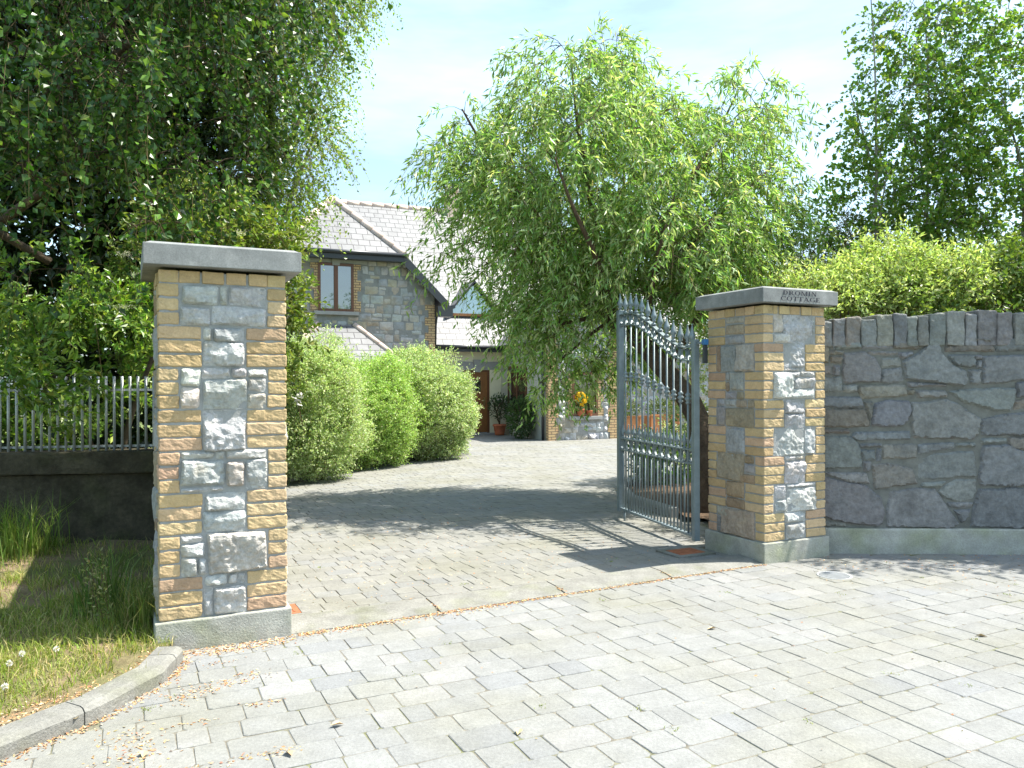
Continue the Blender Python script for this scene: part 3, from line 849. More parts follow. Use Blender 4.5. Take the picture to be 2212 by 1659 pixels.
# ------------------------------------------------------------------ the wrought gate leaf, standing open
HG = Vector((1.585, 6.80, .06)); FE = Vector((1.158, 8.40, .06))
gd = (FE - HG); gl_ = gd.length; gd.normalize(); gn = Vector((-gd.y, gd.x, 0))
groot = empty('entrance_gate', HG, 'open grey steel entrance gate with spear points and ring rails, hung on the lettered pillar', 'gate')
def G(a, z): return HG + gd * a + Z * z
def topz(t):   # t 0 at the hinge, 1 at the free end
    return 1.735 + .415 * smooth01((t - .06) / .80) - .06
def curve(z_off, a0=0.03, a1=None, n=26):
    a1 = a1 or gl_ - .03
    return [G(a0 + (a1 - a0) * i / n, topz((a0 + (a1 - a0) * i / n) / gl_) + z_off) for i in range(n + 1)]
def flat_bar(mb, pts, w, h):
    rows = []
    for p in pts:
        rows.append([mb.vert(p + gn * a + Z * b) for a, b in ((-w, -h), (w, -h), (w, h), (-w, h))])
    for r0, r1 in zip(rows, rows[1:]):
        for j in range(4): mb.face((r0[j], r1[j], r1[(j + 1) % 4], r0[(j + 1) % 4]))
    mb.face(rows[0]); mb.face(rows[-1][::-1])
def post(a, z0, z1, w):
    mb = MB(); mb.rbox(G(a - w, z0) - gn * w, gd * 2 * w, gn * 2 * w, Z * (z1 - z0), .003, (1, 1, 1), 0); return mb
post(.0, 0, 1.74, .026).build('hinge_post', M['steel'], groot)
post(gl_, 0, 2.14, .032).build('frame_post', M['steel'], groot)
mb = MB(); flat_bar(mb, curve(0), .022, .006); mb.build('top_rail', M['steel'], groot)
mb = MB(); flat_bar(mb, curve(-.115), .016, .006); mb.build('under_rail', M['steel'], groot)
MID = .78
for zz in (MID, MID - .12):
    mb = MB(); flat_bar(mb, [G(.02, zz), G(gl_ - .02, zz)], .022, .006); mb.build('middle_rail', M['steel'], groot)
mb = MB(); flat_bar(mb, [G(.02, .035), G(gl_ - .02, .035)], .022, .009); mb.build('bottom_rail', M['steel'], groot)
NB = 12
step = gl_ / NB
def ring(mb, c, r, w=.010, th=.006):
    n = 16
    for i in range(n):
        a0, a1 = 2 * math.pi * i / n, 2 * math.pi * (i + 1) / n
        def q(a, rr, s): return c + gd * math.cos(a) * rr + Z * math.sin(a) * rr + gn * s
        mb.poly((q(a0, r, -w), q(a1, r, -w), q(a1, r, w), q(a0, r, w)))
        mb.poly((q(a0, r - th, w), q(a1, r - th, w), q(a1, r - th, -w), q(a0, r - th, -w)))
        for s_, o_ in ((-w, 1), (w, -1)):
            f = [q(a0, r, s_), q(a0, r - th, s_), q(a1, r - th, s_), q(a1, r, s_)]
            mb.poly(f if o_ > 0 else f[::-1])
for i in range(NB):
    a = step * (i + .5)
    mb = MB(); ring(mb, G(a, MID - .06), .053); mb.build('ring', M['steel'], groot)
    mb = MB(); ring(mb, G(a, topz(a / gl_) - .057), .047); mb.build('ring', M['steel'], groot)
def spear(mb, p, hh, r):
    q = hh
    prof = [(r * .75, 0), (r * .95, q * .06), (r * .95, q * .10), (r * .5, q * .13), (r * .5, q * .20), (r * .85, q * .23), (r * .85, q * .26), (r * .55, q * .30),
            (r * 1.25, q * .40), (r * 1.05, q * .52), (r * .55, q * .72), (r * .26, q * .90), (r * .22, q * .94), (r * .38, q * .955), (r * .38, q * .985), (r * .1, q)]
    mb.lathe(p, prof, 8, smooth=True)
for i in range(1, NB):
    a = step * i; zt = topz(a / gl_)
    mb = MB(); mb.tube([G(a, .04), G(a, zt)], .0095, 8); b = mb.build('bar', M['steel'], groot)
    mb = MB(); zc = .5 * (zt + MID) + .02
    zc = MID + (zt - MID) * .50
    mb.lathe(G(a, zc - .055), [(.010, 0), (.019, .008), (.023, .02), (.014, .03), (.026, .042), (.031, .055), (.016, .068), (.022, .08), (.026, .09), (.012, .104), (.010, .11)], 10)
    mb.build('collar', M['steel'], b)
for i in range(NB + 1):
    a = step * i if 0 < i < NB else (.0 if i == 0 else gl_)
    a = min(max(a, .055), gl_ - .0)
    mb = MB(); spear(mb, G(a, topz(a / gl_) + (.004 if i < NB else .03)), .20, .026); mb.build('spear_point', M['steel'], groot)
for i in range(NB):
    a = step * (i + .5)
    mb = MB(); spear(mb, G(a, MID), .155, .019); mb.build('small_spear', M['steel'], groot)
    mb = MB(); mb.tube([G(a, .04), G(a, MID - .12)], .008, 8); mb.build('short_bar', M['steel'], groot)
mb = MB(); mb.tube([G(-.02, 1.70), G(-.13, 1.71) + gn * -.02], .012, 8)
mb.build('hinge_arm', M['steel'], groot)
mb = MB(); mb.rbox(G(-.165, 1.685) - gn * .04, gd * .05, gn * .045, Z * .05, .008, (1, 1, 1), 0); mb.build('hinge_cover', M['blue_plastic'], groot)
mb = MB(); mb.rbox(G(-.155, 1.53) - gn * .035, gd * .035, gn * .035, Z * .155, .004, (1, 1, 1), 0); mb.build('hinge_plate', M['black_paint'], groot)
mb = MB(); mb.tube([G(gl_ - .1, .03), G(gl_ - .1, -.11)], .011, 8); mb.build('drop_bolt', M['steel'], groot)

# ------------------------------------------------------------------ small ironwork in the paving
def plate(name, c, du, a, b, label, cat, mt, rim=.06):
    root = empty(name, c, label, cat)
    dv = Vector((-du.y, du.x, 0)); c = Vector(c)
    mb = MB(); mb.rbox(c - du * a / 2 - dv * b / 2 + Z * -.01, du * a, dv * b, Z * .019, .003, (2, 2, 1), 0)
    for i in range(6):
        mb.box(c + du * (-a * .42 + a * .15 * i) - dv * b * .35 + Z * .009, du * .012, dv * b * .7, Z * .003)
    mb.build('cover_plate', mt, root)
    mb = MB()
    A, B_ = a / 2 + rim, b / 2 + rim
    for (o, x, y) in ((c - du * A - dv * B_, du * 2 * A, dv * (rim - .004)), (c - du * A + dv * (B_ - rim + .004), du * 2 * A, dv * (rim - .004)),
                      (c - du * A - dv * (B_ - rim + .006), du * (rim - .004), dv * (2 * B_ - 2 * rim + .012)), (c + du * (A - rim + .004) - dv * (B_ - rim + .006), du * (rim - .004), dv * (2 * B_ - 2 * rim + .012))):
        mb.box(o + Z * -.012, x, y, Z * .019)
    mb.build('concrete_surround', M['kerb'], root)
    return root
plate('access_cover', LP + U * .70 + V * .50 + Z * .0, U, .24, .22, 'rusty red access cover in the drive beside the nearer pillar', 'access cover', M['rust'])
plate('access_cover', RP - U * .28 + V * .62 + Z * .0, U, .26, .20, 'rusty access cover in shade under the hinge of the open gate', 'access cover', M['rust'])
dr = empty('drain_grate', (2.37, 5.80, 0), 'small round ribbed drain grate in the paving before the lettered pillar', 'drain')
mb = MB(); mb.lathe((2.37, 5.80, -.01), [(.125, 0), (.125, .014), (.115, .016), (.108, .011), (.001, .011)], 28); mb.build('grate_disc', M['cast_iron'], dr)
mb = MB()
for i in range(-4, 5):
    hw = math.sqrt(max(.104 ** 2 - (i * .022) ** 2, 0)); mb.box((2.37 - hw, 5.80 + i * .022 - .005, .0005), (2 * hw, 0, 0), (0, .010, 0), (0, 0, .005))
mb.build('grate_ribs', M['cast_iron'], dr)

# ------------------------------------------------------------------ grass verge, low wall and railing at the left
WA, WB = Vector((-7.2, 5.55, 0)), Vector((-2.72, 7.42, 0))
WA, WB = Vector((-9.0, 5.9, 0)), Vector((-2.75, 7.0, 0))
wd = (WB - WA).normalized(); wnn = Vector((wd.y, -wd.x, 0)); wlen = (WB - WA).length
mb = MB()
vg = [(-14, -6), (-3.9, -6)] + [(x - .07, y + .02) for x, y in VERGE] + [(-1.85, 4.3), (-2.2, 5.0), (-2.6, 6.9), (-9, 5.9), (-14, 5.6)]
cells = .18
for i in range(-60, 0):
    for j in range(-20, 42):
        x, y = i * cells, j * cells
        if inside(vg, x + .09, y + .09):
            q = [(x, y), (x + cells, y), (x + cells, y + cells), (x, y + cells)]
            mb.poly([(a, b, .055 + .018 * noise.noise((a * 1.7, b * 1.7, 0)) + .03 * smooth01((-2.6 - a) / 1.5)) for a, b in q], smooth=True)
tag(mb.build('verge', M['earth']), kind='structure')
lw = empty('low_wall', WA.lerp(WB, .5), 'low weathered wall with flat coping, its colour darkened for shade, behind the grass verge', 'wall')
mb = MB(); mb.rbox(WA + Z * -.05, wd * wlen, -wnn * .26, Z * .70, .01, (40, 2, 6), .008, seed=4, freq=5); mb.build('wall_body', M['shade_toned_wall'], lw)
mb = MB(); mb.rbox(WA + Z * .655 + wnn * .05, wd * wlen, -wnn * .36, Z * .19, .014, (50, 2, 3), .007, seed=9, freq=6); mb.build('coping', M['shade_toned_wall'], lw)
rw = MB()
ro = LP + U * .2 + V * W
rlen = 2.42
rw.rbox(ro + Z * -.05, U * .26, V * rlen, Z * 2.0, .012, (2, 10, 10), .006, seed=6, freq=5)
rw.build('return_wall', M['shade_toned_wall'], lw)
fr = empty('steel_railing', WA.lerp(WB, .5) + Z * .84, 'pale steel bar railing on the low wall, half covered by leaves', 'railing')
mb = MB(); n = int(wlen / .066)
for i in range(n):
    if wlen - i * .066 > 3.3: continue
    p = WA + wd * (.03 + i * .066) - wnn * .12
    mb.tube([p + Z * .83, p + Z * 1.50], .0125, 6)
mb.build('railing_bars', M['rail_steel'], fr)
for zz in (.87, 1.37):
    mb = MB(); mb.box(WA - wnn * .146 + Z * zz + wd * (wlen - 3.3), wd * 3.3, -wnn * .008, Z * .02); mb.build('rail', M['rail_steel'], fr)

# ------------------------------------------------------------------ the cottage
BH = R(23); C0 = Vector((-2.30, 23.47, 0)); hu = Vector((math.cos(BH), math.sin(BH), 0)); hv = Vector((-math.sin(BH), math.cos(BH), 0))
def H(s, v, z): return C0 + hu * s + hv * v + Z * z
house = empty('stone_cottage', H(0, 0, -.18), 'stone cottage with pale slate roofs, terracotta ridge tiles and a brown front door', 'house')
GZ = -.3
def clip(poly, a, b, c):     # keep a*x+b*y<=c
    out = []
    for i in range(len(poly)):
        p, q = poly[i], poly[(i + 1) % len(poly)]
        dp, dq = a * p[0] + b * p[1] - c, a * q[0] + b * q[1] - c
        if dp <= 0: out.append(p)
        if (dp < 0) != (dq < 0) and dp != dq:
            t = dp / (dp - dq); out.append((p[0] + (q[0] - p[0]) * t, p[1] + (q[1] - p[1]) * t))
    return out
HST = [(.35, .355, .34), (.315, .325, .32), (.37, .355, .315), (.34, .305, .24), (.40, .395, .37), (.30, .31, .31), (.36, .325, .26)]
def house_stone(mb, org, eu, en, x0, x1, z0, z1, planes, holes, seed, hmin=.09, hmax=.27, depth=.022, rough=.03, pal=HST):
    rs = random.Random(seed)
    for (a, b0, b, b1) in rubble_rows(x0, x1, z0, z1, rs, hmin, hmax, .13, .42):
        g = .002
        q = rect(a + g, b0 + g, b - g, b1 - g, .02, rs)
        for pl in planes:
            q = clip(q, *pl)
            if len(q) < 3: break
        if len(q) < 3: continue
        cx_ = sum(p[0] for p in q) / len(q); cy_ = sum(p[1] for p in q) / len(q)
        bad = False
        for (hx0, hz0, hx1, hz1) in holes:
            if hx0 < cx_ < hx1 and hz0 < cy_ < hz1: bad = True; break
            if a < hx1 and b > hx0 and b0 < hz1 and b1 > hz0:
                if a < hx0 < b and cx_ < hx0: q = clip(q, 1, 0, hx0 - g)
                elif a < hx1 < b and cx_ > hx1: q = clip(q, -1, 0, -(hx1 + g))
                elif cy_ > hz1: q = clip(q, 0, -1, -(hz1 + g))
                elif cy_ < hz0: q = clip(q, 0, 1, hz0 - g)
                if len(q) < 3: bad = True; break
        if bad: continue
        stone(mb, q, org, eu, Z, en, depth * rs.uniform(.6, 1.3), rough, .075, jit(rs.choice(pal), .12), edge=.02, wob=.010, seed=rs.randint(0, 99999), freq=5, sink=.004)
def quad(mb, pts, c=(1, 1, 1), m=0, uv=None): mb.poly([H(*p) for p in pts], c, uv, m)

# left gable wall
mb = MB()
gp = [(-5.6, GZ), (0, GZ), (0, 4.15), (-1.05, 5.2), (-4.55, 5.2), (-5.6, 4.15)]
mb.poly([H(s, 0, z) for s, z in gp], (.22, .225, .215))
quad(mb, [(0, 0, GZ), (0, 6, GZ), (0, 6, 4.15), (0, 0, 4.15)], (.25, .24, .21)); quad(mb, [(-5.6, 6, GZ), (-5.6, 0, GZ), (-5.6, 0, 4.15), (-5.6, 6, 4.15)], (.25, .24, .21))
WIN = (-3.42, 3.50, -2.42, 4.86)
house_stone(mb, H(0, 0, 0), hu, -hv, -5.6, 0, 1.2, 5.2, [(1, 1, 4.15), (-1, 1, 9.75)],
            [(WIN[0] - .02, WIN[1] - .14, WIN[2] + .02, WIN[3] + .30), (-4.6, 1, -1.3, 2.0), (WIN[0] - .24, WIN[1], WIN[2] + .24, WIN[3]), (-3.85, 4.86, -2.0, 5.14), (-.30, 1, 0, 3.75)], 11)
gw = mb.build('gable_wall', M['hstone'], house)
def rough_quoin(name, cells, org_s, v, parent=house, outward=-1):
    runs = {}
    for c_ in cells: runs.setdefault(c_[4], []).append(c_)
    for cells in runs.values():
      mb = MB()
      for (s0, z0, s1, z1, pr) in cells:
        mb.box(H(s0, v - .016 if outward < 0 else v, z0), hu * (s1 - s0), hv * (.06), Z * (z1 - z0), uvm=(s0, z0))
      mb.build(name, M['hbrick'], parent)
cells = []
for k in range(9):
    z0 = WIN[1] + k * .15; z1 = min(z0 + .15, WIN[3]); w = .11 if (k // 2) % 2 else .21
    cells.append((WIN[0] - w, z0, WIN[0] + .01, z1, 0)); cells.append((WIN[2] - .01, z0, WIN[2] + w, z1, 1))
rough_quoin('window_jambs', cells, 0, 0)
cells = []
for k in range(18):
    z0 = -.2 + k * .225; w = .30 if k % 2 else .19
    cells.append((-w, z0, .004, min(z0 + .225, 3.78), 0))
rough_quoin('corner_quoin', cells, 0, -.004)
def window(s0, z0, s1, z1, v, panes=2, glass='glass', deep=.05, frame_w=.07):
    mb = MB()
    f = frame_w
    mb.box(H(s0, v + deep - .05, z0), hu * (s1 - s0), hv * .05, Z * f); mb.box(H(s0, v + deep - .05, z1 - f), hu * (s1 - s0), hv * .05, Z * f)
    mb.box(H(s0, v + deep - .048, z0 + f), hu * f, hv * .05, Z * (z1 - z0 - 2 * f)); mb.box(H(s1 - f, v + deep - .048, z0 + f), hu * f, hv * .05, Z * (z1 - z0 - 2 * f))
    w = (s1 - s0 - 2 * f) / panes
    for k in range(1, panes):
        mb.box(H(s0 + f + w * k - .055, v + deep - .052, z0 + f), hu * .11, hv * .05, Z * (z1 - z0 - 2 * f))
    wo_ = mb.build('window', M['brown_frame'], house)
    mb = MB()
    for k in range(panes):
        a, b = s0 + f + w * k + (.055 if k else 0), s0 + f + w * (k + 1) - (.055 if k < panes - 1 else 0)
        t = random.uniform(-.006, .006)
        mb.poly([H(a, v + deep - .018 + t, z0 + f), H(b, v + deep - .018 - t, z0 + f), H(b, v + deep - .016 - t, z1 - f), H(a, v + deep - .016 + t, z1 - f)])
    mb.build('pane', M[glass], wo_)
    return wo_
w1 = window(WIN[0], WIN[1], WIN[2], WIN[3], -.045)
def sill(s0, s1, z, v, proj=.10, h=.10, parent=house):
    mb = MB(); mb.rbox(H(s0, v - proj, z), hu * (s1 - s0), hv * (proj + .08), Z * h, .008, (3, 1, 1), 0); return mb.build('sill', M['lintel'], parent)
sill(WIN[0] - .12, WIN[2] + .14, WIN[1] - .105, 0, parent=w1)
def lintel(s0, s1, z0, z1, v, ks, kz0, kz1):
    mb = MB(); mb.rbox(H(s0, v - .025, z0), hu * (s1 - s0), hv * .08, Z * (z1 - z0), .004, (2, 1, 1), 0); l = mb.build('lintel', M['lintel'], house)
    mb = MB()
    a, b = [(-.10, kz0), (.10, kz0), (.15, kz1), (-.15, kz1)], v - .06
    fr_ = [H(ks + x, b, z) for x, z in a]; bk = [H(ks + x, v + .02, z) for x, z in a]
    mb.poly(fr_)
    for i in range(4): mb.poly((fr_[i], bk[i], bk[(i + 1) % 4], fr_[(i + 1) % 4]))
    mb.build('keystone', M['lintel'], l)
lintel(-3.84, -2.02, 4.87, 5.12, 0, -2.92, 4.80, 5.17)

def roof_quad(mb, pts, m=0):
    """a roof plane with slate courses along its first edge (the eave)"""
    P = [H(*p) for p in pts]; e = (P[1] - P[0]).normalized(); nrm = (P[1] - P[0]).cross(P[-1] - P[0]).normalized(); up = nrm.cross(e)
    uv = [((p - P[0]).dot(e), (p - P[0]).dot(up)) for p in P]
    mb.poly(P, uv=uv, m=m)
    mb.poly([p - nrm * .05 for p in P[::-1]], uv=uv[::-1], m=1)
    for i in range(len(P)):
        p, q = P[i], P[(i + 1) % len(P)]
        mb.poly((p, p - nrm * .05, q - nrm * .05, q), m=1)
def ridge(mb, p, q, r=.11, seg=.42):
    p, q = H(*p), H(*q); L = (q - p).length; d = (q - p) / L; n_ = max(1, int(L / seg))
    for k in range(n_):
        a, b = p + d * (L * k / n_ + .006), p + d * (L * (k + 1) / n_ - .006)
        mb.tube([a - Z * .03, b - Z * .03], [r, r * 1.04], 10, jit((1, 1, 1), .08))
RZ = 7.0; RS = -2.8; HV = 1.2
rf = MB()
roof_quad(rf, [(RS - 1.8, -.3, 5.2), (RS + 1.8, -.3, 5.2), (RS, HV, RZ)])
roof_quad(rf, [(.38, -.3, 3.82), (.38, 7, 3.82), (RS, 7, RZ), (RS, HV, RZ), (RS + 1.8, -.3, 5.2)])
roof_quad(rf, [(-5.98, 7, 3.82), (-5.98, -.3, 3.82), (RS - 1.8, -.3, 5.2), (RS, HV, RZ), (RS, 7, RZ)])
r1 = rf.build('gable_roof', [M['slate'], M['black_paint']], house)
mb = MB(); ridge(mb, (RS + 1.8, -.3, 5.2), (RS, HV, RZ)); mb.build('hip_tiles', M['terracotta'], r1)
mb = MB(); ridge(mb, (RS - 1.8, -.3, 5.2), (RS, HV, RZ)); mb.build('hip_tiles', M['terracotta'], r1)
mb = MB(); ridge(mb, (RS, HV, RZ), (RS, 4.6, RZ)); mb.build('ridge_tiles', M['terracotta'], r1)
# fascia, bargeboards and gutters
def bar_h(mb, p, q, dz0, dz1, v0, v1):
    a, b = Vector(p), Vector(q)
    P = [H(x[0], v0 if k < 2 else v1, x[2] + dz) for k, (x, dz) in enumerate(((p, 0), (p, 0), (p, 0), (p, 0)))]
    f0 = [H(p[0], v0, p[2] + dz0), H(p[0], v1, p[2] + dz0), H(p[0], v1, p[2] + dz1), H(p[0], v0, p[2] + dz1)]
    f1 = [H(q[0], v0, q[2] + dz0), H(q[0], v1, q[2] + dz0), H(q[0], v1, q[2] + dz1), H(q[0], v0, q[2] + dz1)]
    mb.poly(f0); mb.poly(f1[::-1])
    for i in range(4): mb.poly((f0[i], f1[i], f1[(i + 1) % 4], f0[(i + 1) % 4]))
mb = MB()
bar_h(mb, (RS + 1.76, 0, 5.17), (.36, 0, 3.80), -.27, -.02, -.335, -.30)
mb.build('bargeboard', M['black_paint'], house); mb = MB()
bar_h(mb, (RS - 1.76, 0, 5.17), (-5.96, 0, 3.80), -.27, -.02, -.335, -.30)
mb.build('bargeboard', M['black_paint'], house)
mb = MB(); mb.box(H(RS - 1.8, -.33, 4.96), hu * 3.6, hv * .03, Z * .22); mb.box(H(RS - 1.78, -.298, 4.965), hu * 3.56, hv * .30, Z * .02)
mb.box(H(.0, -.34, 3.42), hu * .46, hv * .36, Z * .30); mb.build('fascia', M['black_paint'], house)
mb = MB(); mb.tube([H(RS - 1.86, -.375, 5.15), H(RS + 1.9, -.375, 5.15)], .055, 10); mb.tube([H(.50, -.3, 3.72), H(.50, 1.0, 3.72)], .055, 10); mb.build('gutter', M['black_paint'], house)
# bay window below
mb = MB()
bs0, bs1, bz, bt, bv = -4.62, -1.22, 2.02, 3.16, -1.15
roof_quad(mb, [(bs0, bv, bz), (bs1, bv, bz), (-2.40, 0.02, bt), (-3.42, 0.02, bt)])
roof_quad(mb, [(bs1, bv, bz), (bs1, 0.02, bz), (-2.40, 0.02, bt)]); roof_quad(mb, [(bs0, 0.02, bz), (bs0, bv, bz), (-3.42, 0.02, bt)])
br = mb.build('bay_roof', [M['slate'], M['black_paint']], house)
mb = MB(); ridge(mb, (bs1, bv, bz), (-2.40, 0, bt), .08); mb.build('hip_tiles', M['terracotta'], br); mb = MB(); ridge(mb, (bs0, bv, bz), (-3.42, 0, bt), .08); mb.build('hip_tiles', M['terracotta'], br)
mb = MB(); mb.box(H(bs0 + .2, bv + .2, GZ), hu * (bs1 - bs0 - .4), hv * (-bv - .2), Z * (bz - GZ - .1), uvm=True); mb.build('bay_wall', M['hbrick'], house)
mb = MB(); mb.tube([H(bs0 - .03, bv - .05, bz - .04), H(bs1 + .03, bv - .05, bz - .04)], .055, 8); mb.box(H(bs0, bv - .012, bz - .17), hu * (bs1 - bs0), hv * .03, Z * .14); mb.build('bay_gutter', M['black_paint'], house)
# lead flashing of loose stones beside the bay roof
# main roof over the hall
mb = MB()
MZ0, MV0, MZ1, MV1 = 2.63, .6, 7.85, 5.3
def mz(v): return MZ0 + (MZ1 - MZ0) * (v - MV0) / (MV1 - MV0)
roof_quad(mb, [(-2.0, MV0, MZ0), (11.6, MV0, MZ0), (6.4, MV1, MZ1), (-2.0, MV1, MZ1)])
roof_quad(mb, [(11.6, MV0, MZ0), (11.6, 10, MZ0), (6.4, MV1, MZ1)])
roof_quad(mb, [(11.6, 10, MZ0), (-2.0, 10, MZ0), (-2.0, MV1, MZ1), (6.4, MV1, MZ1)])
r2 = mb.build('main_roof', [M['slate'], M['black_paint']], house)
mb = MB(); ridge(mb, (-2.0, MV1, MZ1), (6.4, MV1, MZ1), .10); mb.build('main_ridge_tiles', M['terracotta'], r2); mb = MB(); ridge(mb, (6.4, MV1, MZ1), (11.6, MV0, MZ0), .09); mb.build('main_ridge_tiles', M['terracotta'], r2)
mb = MB(); mb.rbox(H(2.1, MV1 - .25, 7.2), hu * .55, hv * .5, Z * 1.25, .01, (1, 1, 1), 0)
ch = mb.build('chimney', M['terracotta'], house)
for k in (0, 1):
    mb = MB(); mb.lathe(H(2.22 + k * .3, MV1, 8.45), [(.11, 0), (.12, .03), (.10, .06), (.095, .3), (.115, .33), (.115, .36), (.07, .37)], 12); mb.build('chimney_pot', M['terracotta'], ch)
mb = MB(); mb.box(H(0.05, MV0 - .03, MZ0 - .20), hu * 11.5, hv * .03, Z * .19); mb.box(H(.05, MV0 + .004, MZ0 - .195), hu * 11.5, hv * .33, Z * .02); mb.build('eave_fascia', M['black_paint'], house)
mb = MB(); mb.tube([H(0.06, MV0 - .085, MZ0 - .05), H(2.2, MV0 - .085, MZ0 - .05)], .055, 8); mb.tube([H(.18, .55, 2.5), H(.06, .10, 3.2), H(.05, -.06, 3.5)], .04, 8); mb.build('eave_gutter', M['black_paint'], house)
# dark abutment between gable and low roof
mb = MB(); mb.box(H(.006, .3, 2.3), hu * .03, hv * 1.4, Z * 1.5); mb.build('abutment', M['black_paint'], house)
# triangular dormer
ds, dv_, dz0, dz1, dw = 1.76, 1.45, 3.70, 4.62, .80
mb = MB()
back = lambda z: MV0 + (z - MZ0) * (MV1 - MV0) / (MZ1 - MZ0) + .05
roof_quad(mb, [(ds + dw + .2, dv_ - .15, dz0 - .12), (ds + dw + .2, back(dz0 - .12), dz0 - .12), (ds, back(dz1 + .16), dz1 + .16), (ds, dv_ - .15, dz1 + .16)])
roof_quad(mb, [(ds - dw - .2, back(dz0 - .12), dz0 - .12), (ds - dw - .2, dv_ - .15, dz0 - .12), (ds, dv_ - .15, dz1 + .16), (ds, back(dz1 + .16), dz1 + .16)])
dm = mb.build('dormer', [M['slate'], M['black_paint']], house)
mb = MB(); mb.poly([H(ds - dw, dv_, dz0), H(ds + dw, dv_, dz0), H(ds, dv_, dz1)]); mb.build('dormer_pane', M['blue_glass'], dm)
mb = MB(); mb.box(H(ds - dw - .12, dv_ - .06, dz0 - .09), hu * (2 * dw + .24), hv * .12, Z * .085); mb.build('dormer_sill', M['door_wood'], dm)
# hall front: cream render with the door
PV = .92
mb = MB()
D0, D1, DZ0, DZ1 = 1.18, 2.12, -.16, 1.87
for (a, b, z0, z1) in ((0.02, D0, GZ, 2.46), (D1, 2.52, GZ, 2.46), (D0, D1, DZ1, 2.46), (4.68, 11.4, GZ, 2.46)):
    if a > 4: continue
    quad(mb, [(a, PV, z0), (b, PV, z0), (b, PV, z1), (a, PV, z1)])
quad(mb, [(D0, PV, GZ), (D0, PV + .12, GZ), (D0, PV + .12, DZ1), (D0, PV, DZ1)]); quad(mb, [(D1, PV + .12, GZ), (D1, PV, GZ), (D1, PV, DZ1), (D1, PV + .12, DZ1)])
mb.build('hall_wall', M['cream'], house)
lintel(D0 - .42, D1 + .36, DZ1 + .005, DZ1 + .26, PV, (D0 + D1) / 2 + .04, DZ1 - .07, DZ1 + .32)
mb = MB(); mb.rbox(H(D0 + .06, PV + .055, DZ0 + .05), hu * (D1 - D0 - .12), hv * .05, Z * (DZ1 - DZ0 - .11), .004, (1, 1, 1), 0)
for k in range(5): mb.box(H(D0 + .14 + k * .148, PV + .047, DZ0 + .12), hu * .128, hv * .012, Z * (1.05 if k in (1, 2, 3) and False else 1.68))
door = mb.build('front_door', M['door_wood'], house)
mb = MB(); mb.box(H(D0, PV + .03, DZ0), hu * .06, hv * .08, Z * (DZ1 - DZ0)); mb.box(H(D1 - .06, PV + .03, DZ0), hu * .06, hv * .08, Z * (DZ1 - DZ0)); mb.box(H(D0 + .06, PV + .032, DZ1 - .06), hu * (D1 - D0 - .12), hv * .08, Z * .06)
mb.build('door_frame', M['brown_frame'], door)
mb = MB(); mb.box(H(D0 + .30, PV + .036, 1.18), hu * .34, hv * .012, Z * .36); mb.build('door_pane', M['dark_glass'], door)
mb = MB(); mb.box(H(D1 - .20, PV + .036, .74), hu * .045, hv * .012, Z * .26); mb.tube([H(D1 - .178, PV + .03, .89), H(D1 - .178, PV - .01, .89), H(D1 - .28, PV - .015, .89)], .012, 8); mb.build('handle', M['brass'], door)
mb = MB(); mb.rbox(H(D0 - .1, PV - .22, -.2), hu * (D1 - D0 + .2), hv * .3, Z * .07, .01, (2, 1, 1), 0); mb.build('door_step', M['lintel'], house)
# right wing, standing forward
RS0, RS1, RV = 2.5, 4.70, -2.6
mb = MB()
mb.poly([H(RS0, RV, GZ), H(RS1, RV, GZ), H(RS1, RV, 2.7), H((RS0 + RS1) / 2, RV, 3.8), H(RS0, RV, 2.7)], (.28, .28, .27))
quad(mb, [(RS1, RV, GZ), (RS1, 3, GZ), (RS1, 3, 2.7), (RS1, RV, 2.7)], (.28, .28, .27))
RW = (3.24, .50, 4.06, 1.75)
house_stone(mb, H(0, RV, 0), hu, -hv, RS0, RS1, -.2, 3.3, [(1, 1, RS1 + 2.7), (-1, 1, 2.7 - RS0)], [(RW[0] - .2, RW[1] - .0, RW[2] + .2, RW[3] + .05), (RS0, -.3, RS0 + .3, 2.7), (RS1 - .28, -.3, RS1, 2.7), (RW[0], RW[3], RW[2], RW[3] + .28), (RW[0] - .1, RW[1] - .12, RW[2] + .1, RW[1])], 23, .10, .24, .04, .09, [(.46, .47, .48), (.50, .50, .49), (.42, .43, .45), (.47, .44, .39)])
mb.build('wing_wall', M['hstone'], house)
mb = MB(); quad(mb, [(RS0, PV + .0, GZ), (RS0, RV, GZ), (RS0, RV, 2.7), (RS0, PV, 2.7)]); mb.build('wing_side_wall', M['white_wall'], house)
cells = []
for k in range(13):
    z0 = -.2 + k * .225; w = .30 if k % 2 else .23
    cells += [(RS0 - .008, z0, RS0 + w, z0 + .225, 0), (RS1 - w, z0, RS1 + .006, z0 + .225, 1)]
for k in range(6):
    z0 = RW[1] + k * .21; w = .11 if k % 2 else .2
    cells += [(RW[0] - w, z0, RW[0] + .01, z0 + .21, 2), (RW[2] - .01, z0, RW[2] + w, z0 + .21, 3)]
rough_quoin('wing_quoins', cells, 0, RV - .006)
mb = MB(); mb.box(H(RS0 - .012, RV, -.2), hu * .02, hv * .14, Z * 2.9, uvm=True); mb.build('side_quoin', M['hbrick'], house)
w2 = window(RW[0], RW[1], RW[2], RW[3], RV - .045, 1, 'dark_glass'); sill(RW[0] - .12, RW[2] + .12, RW[1] - .105, RV, parent=w2)
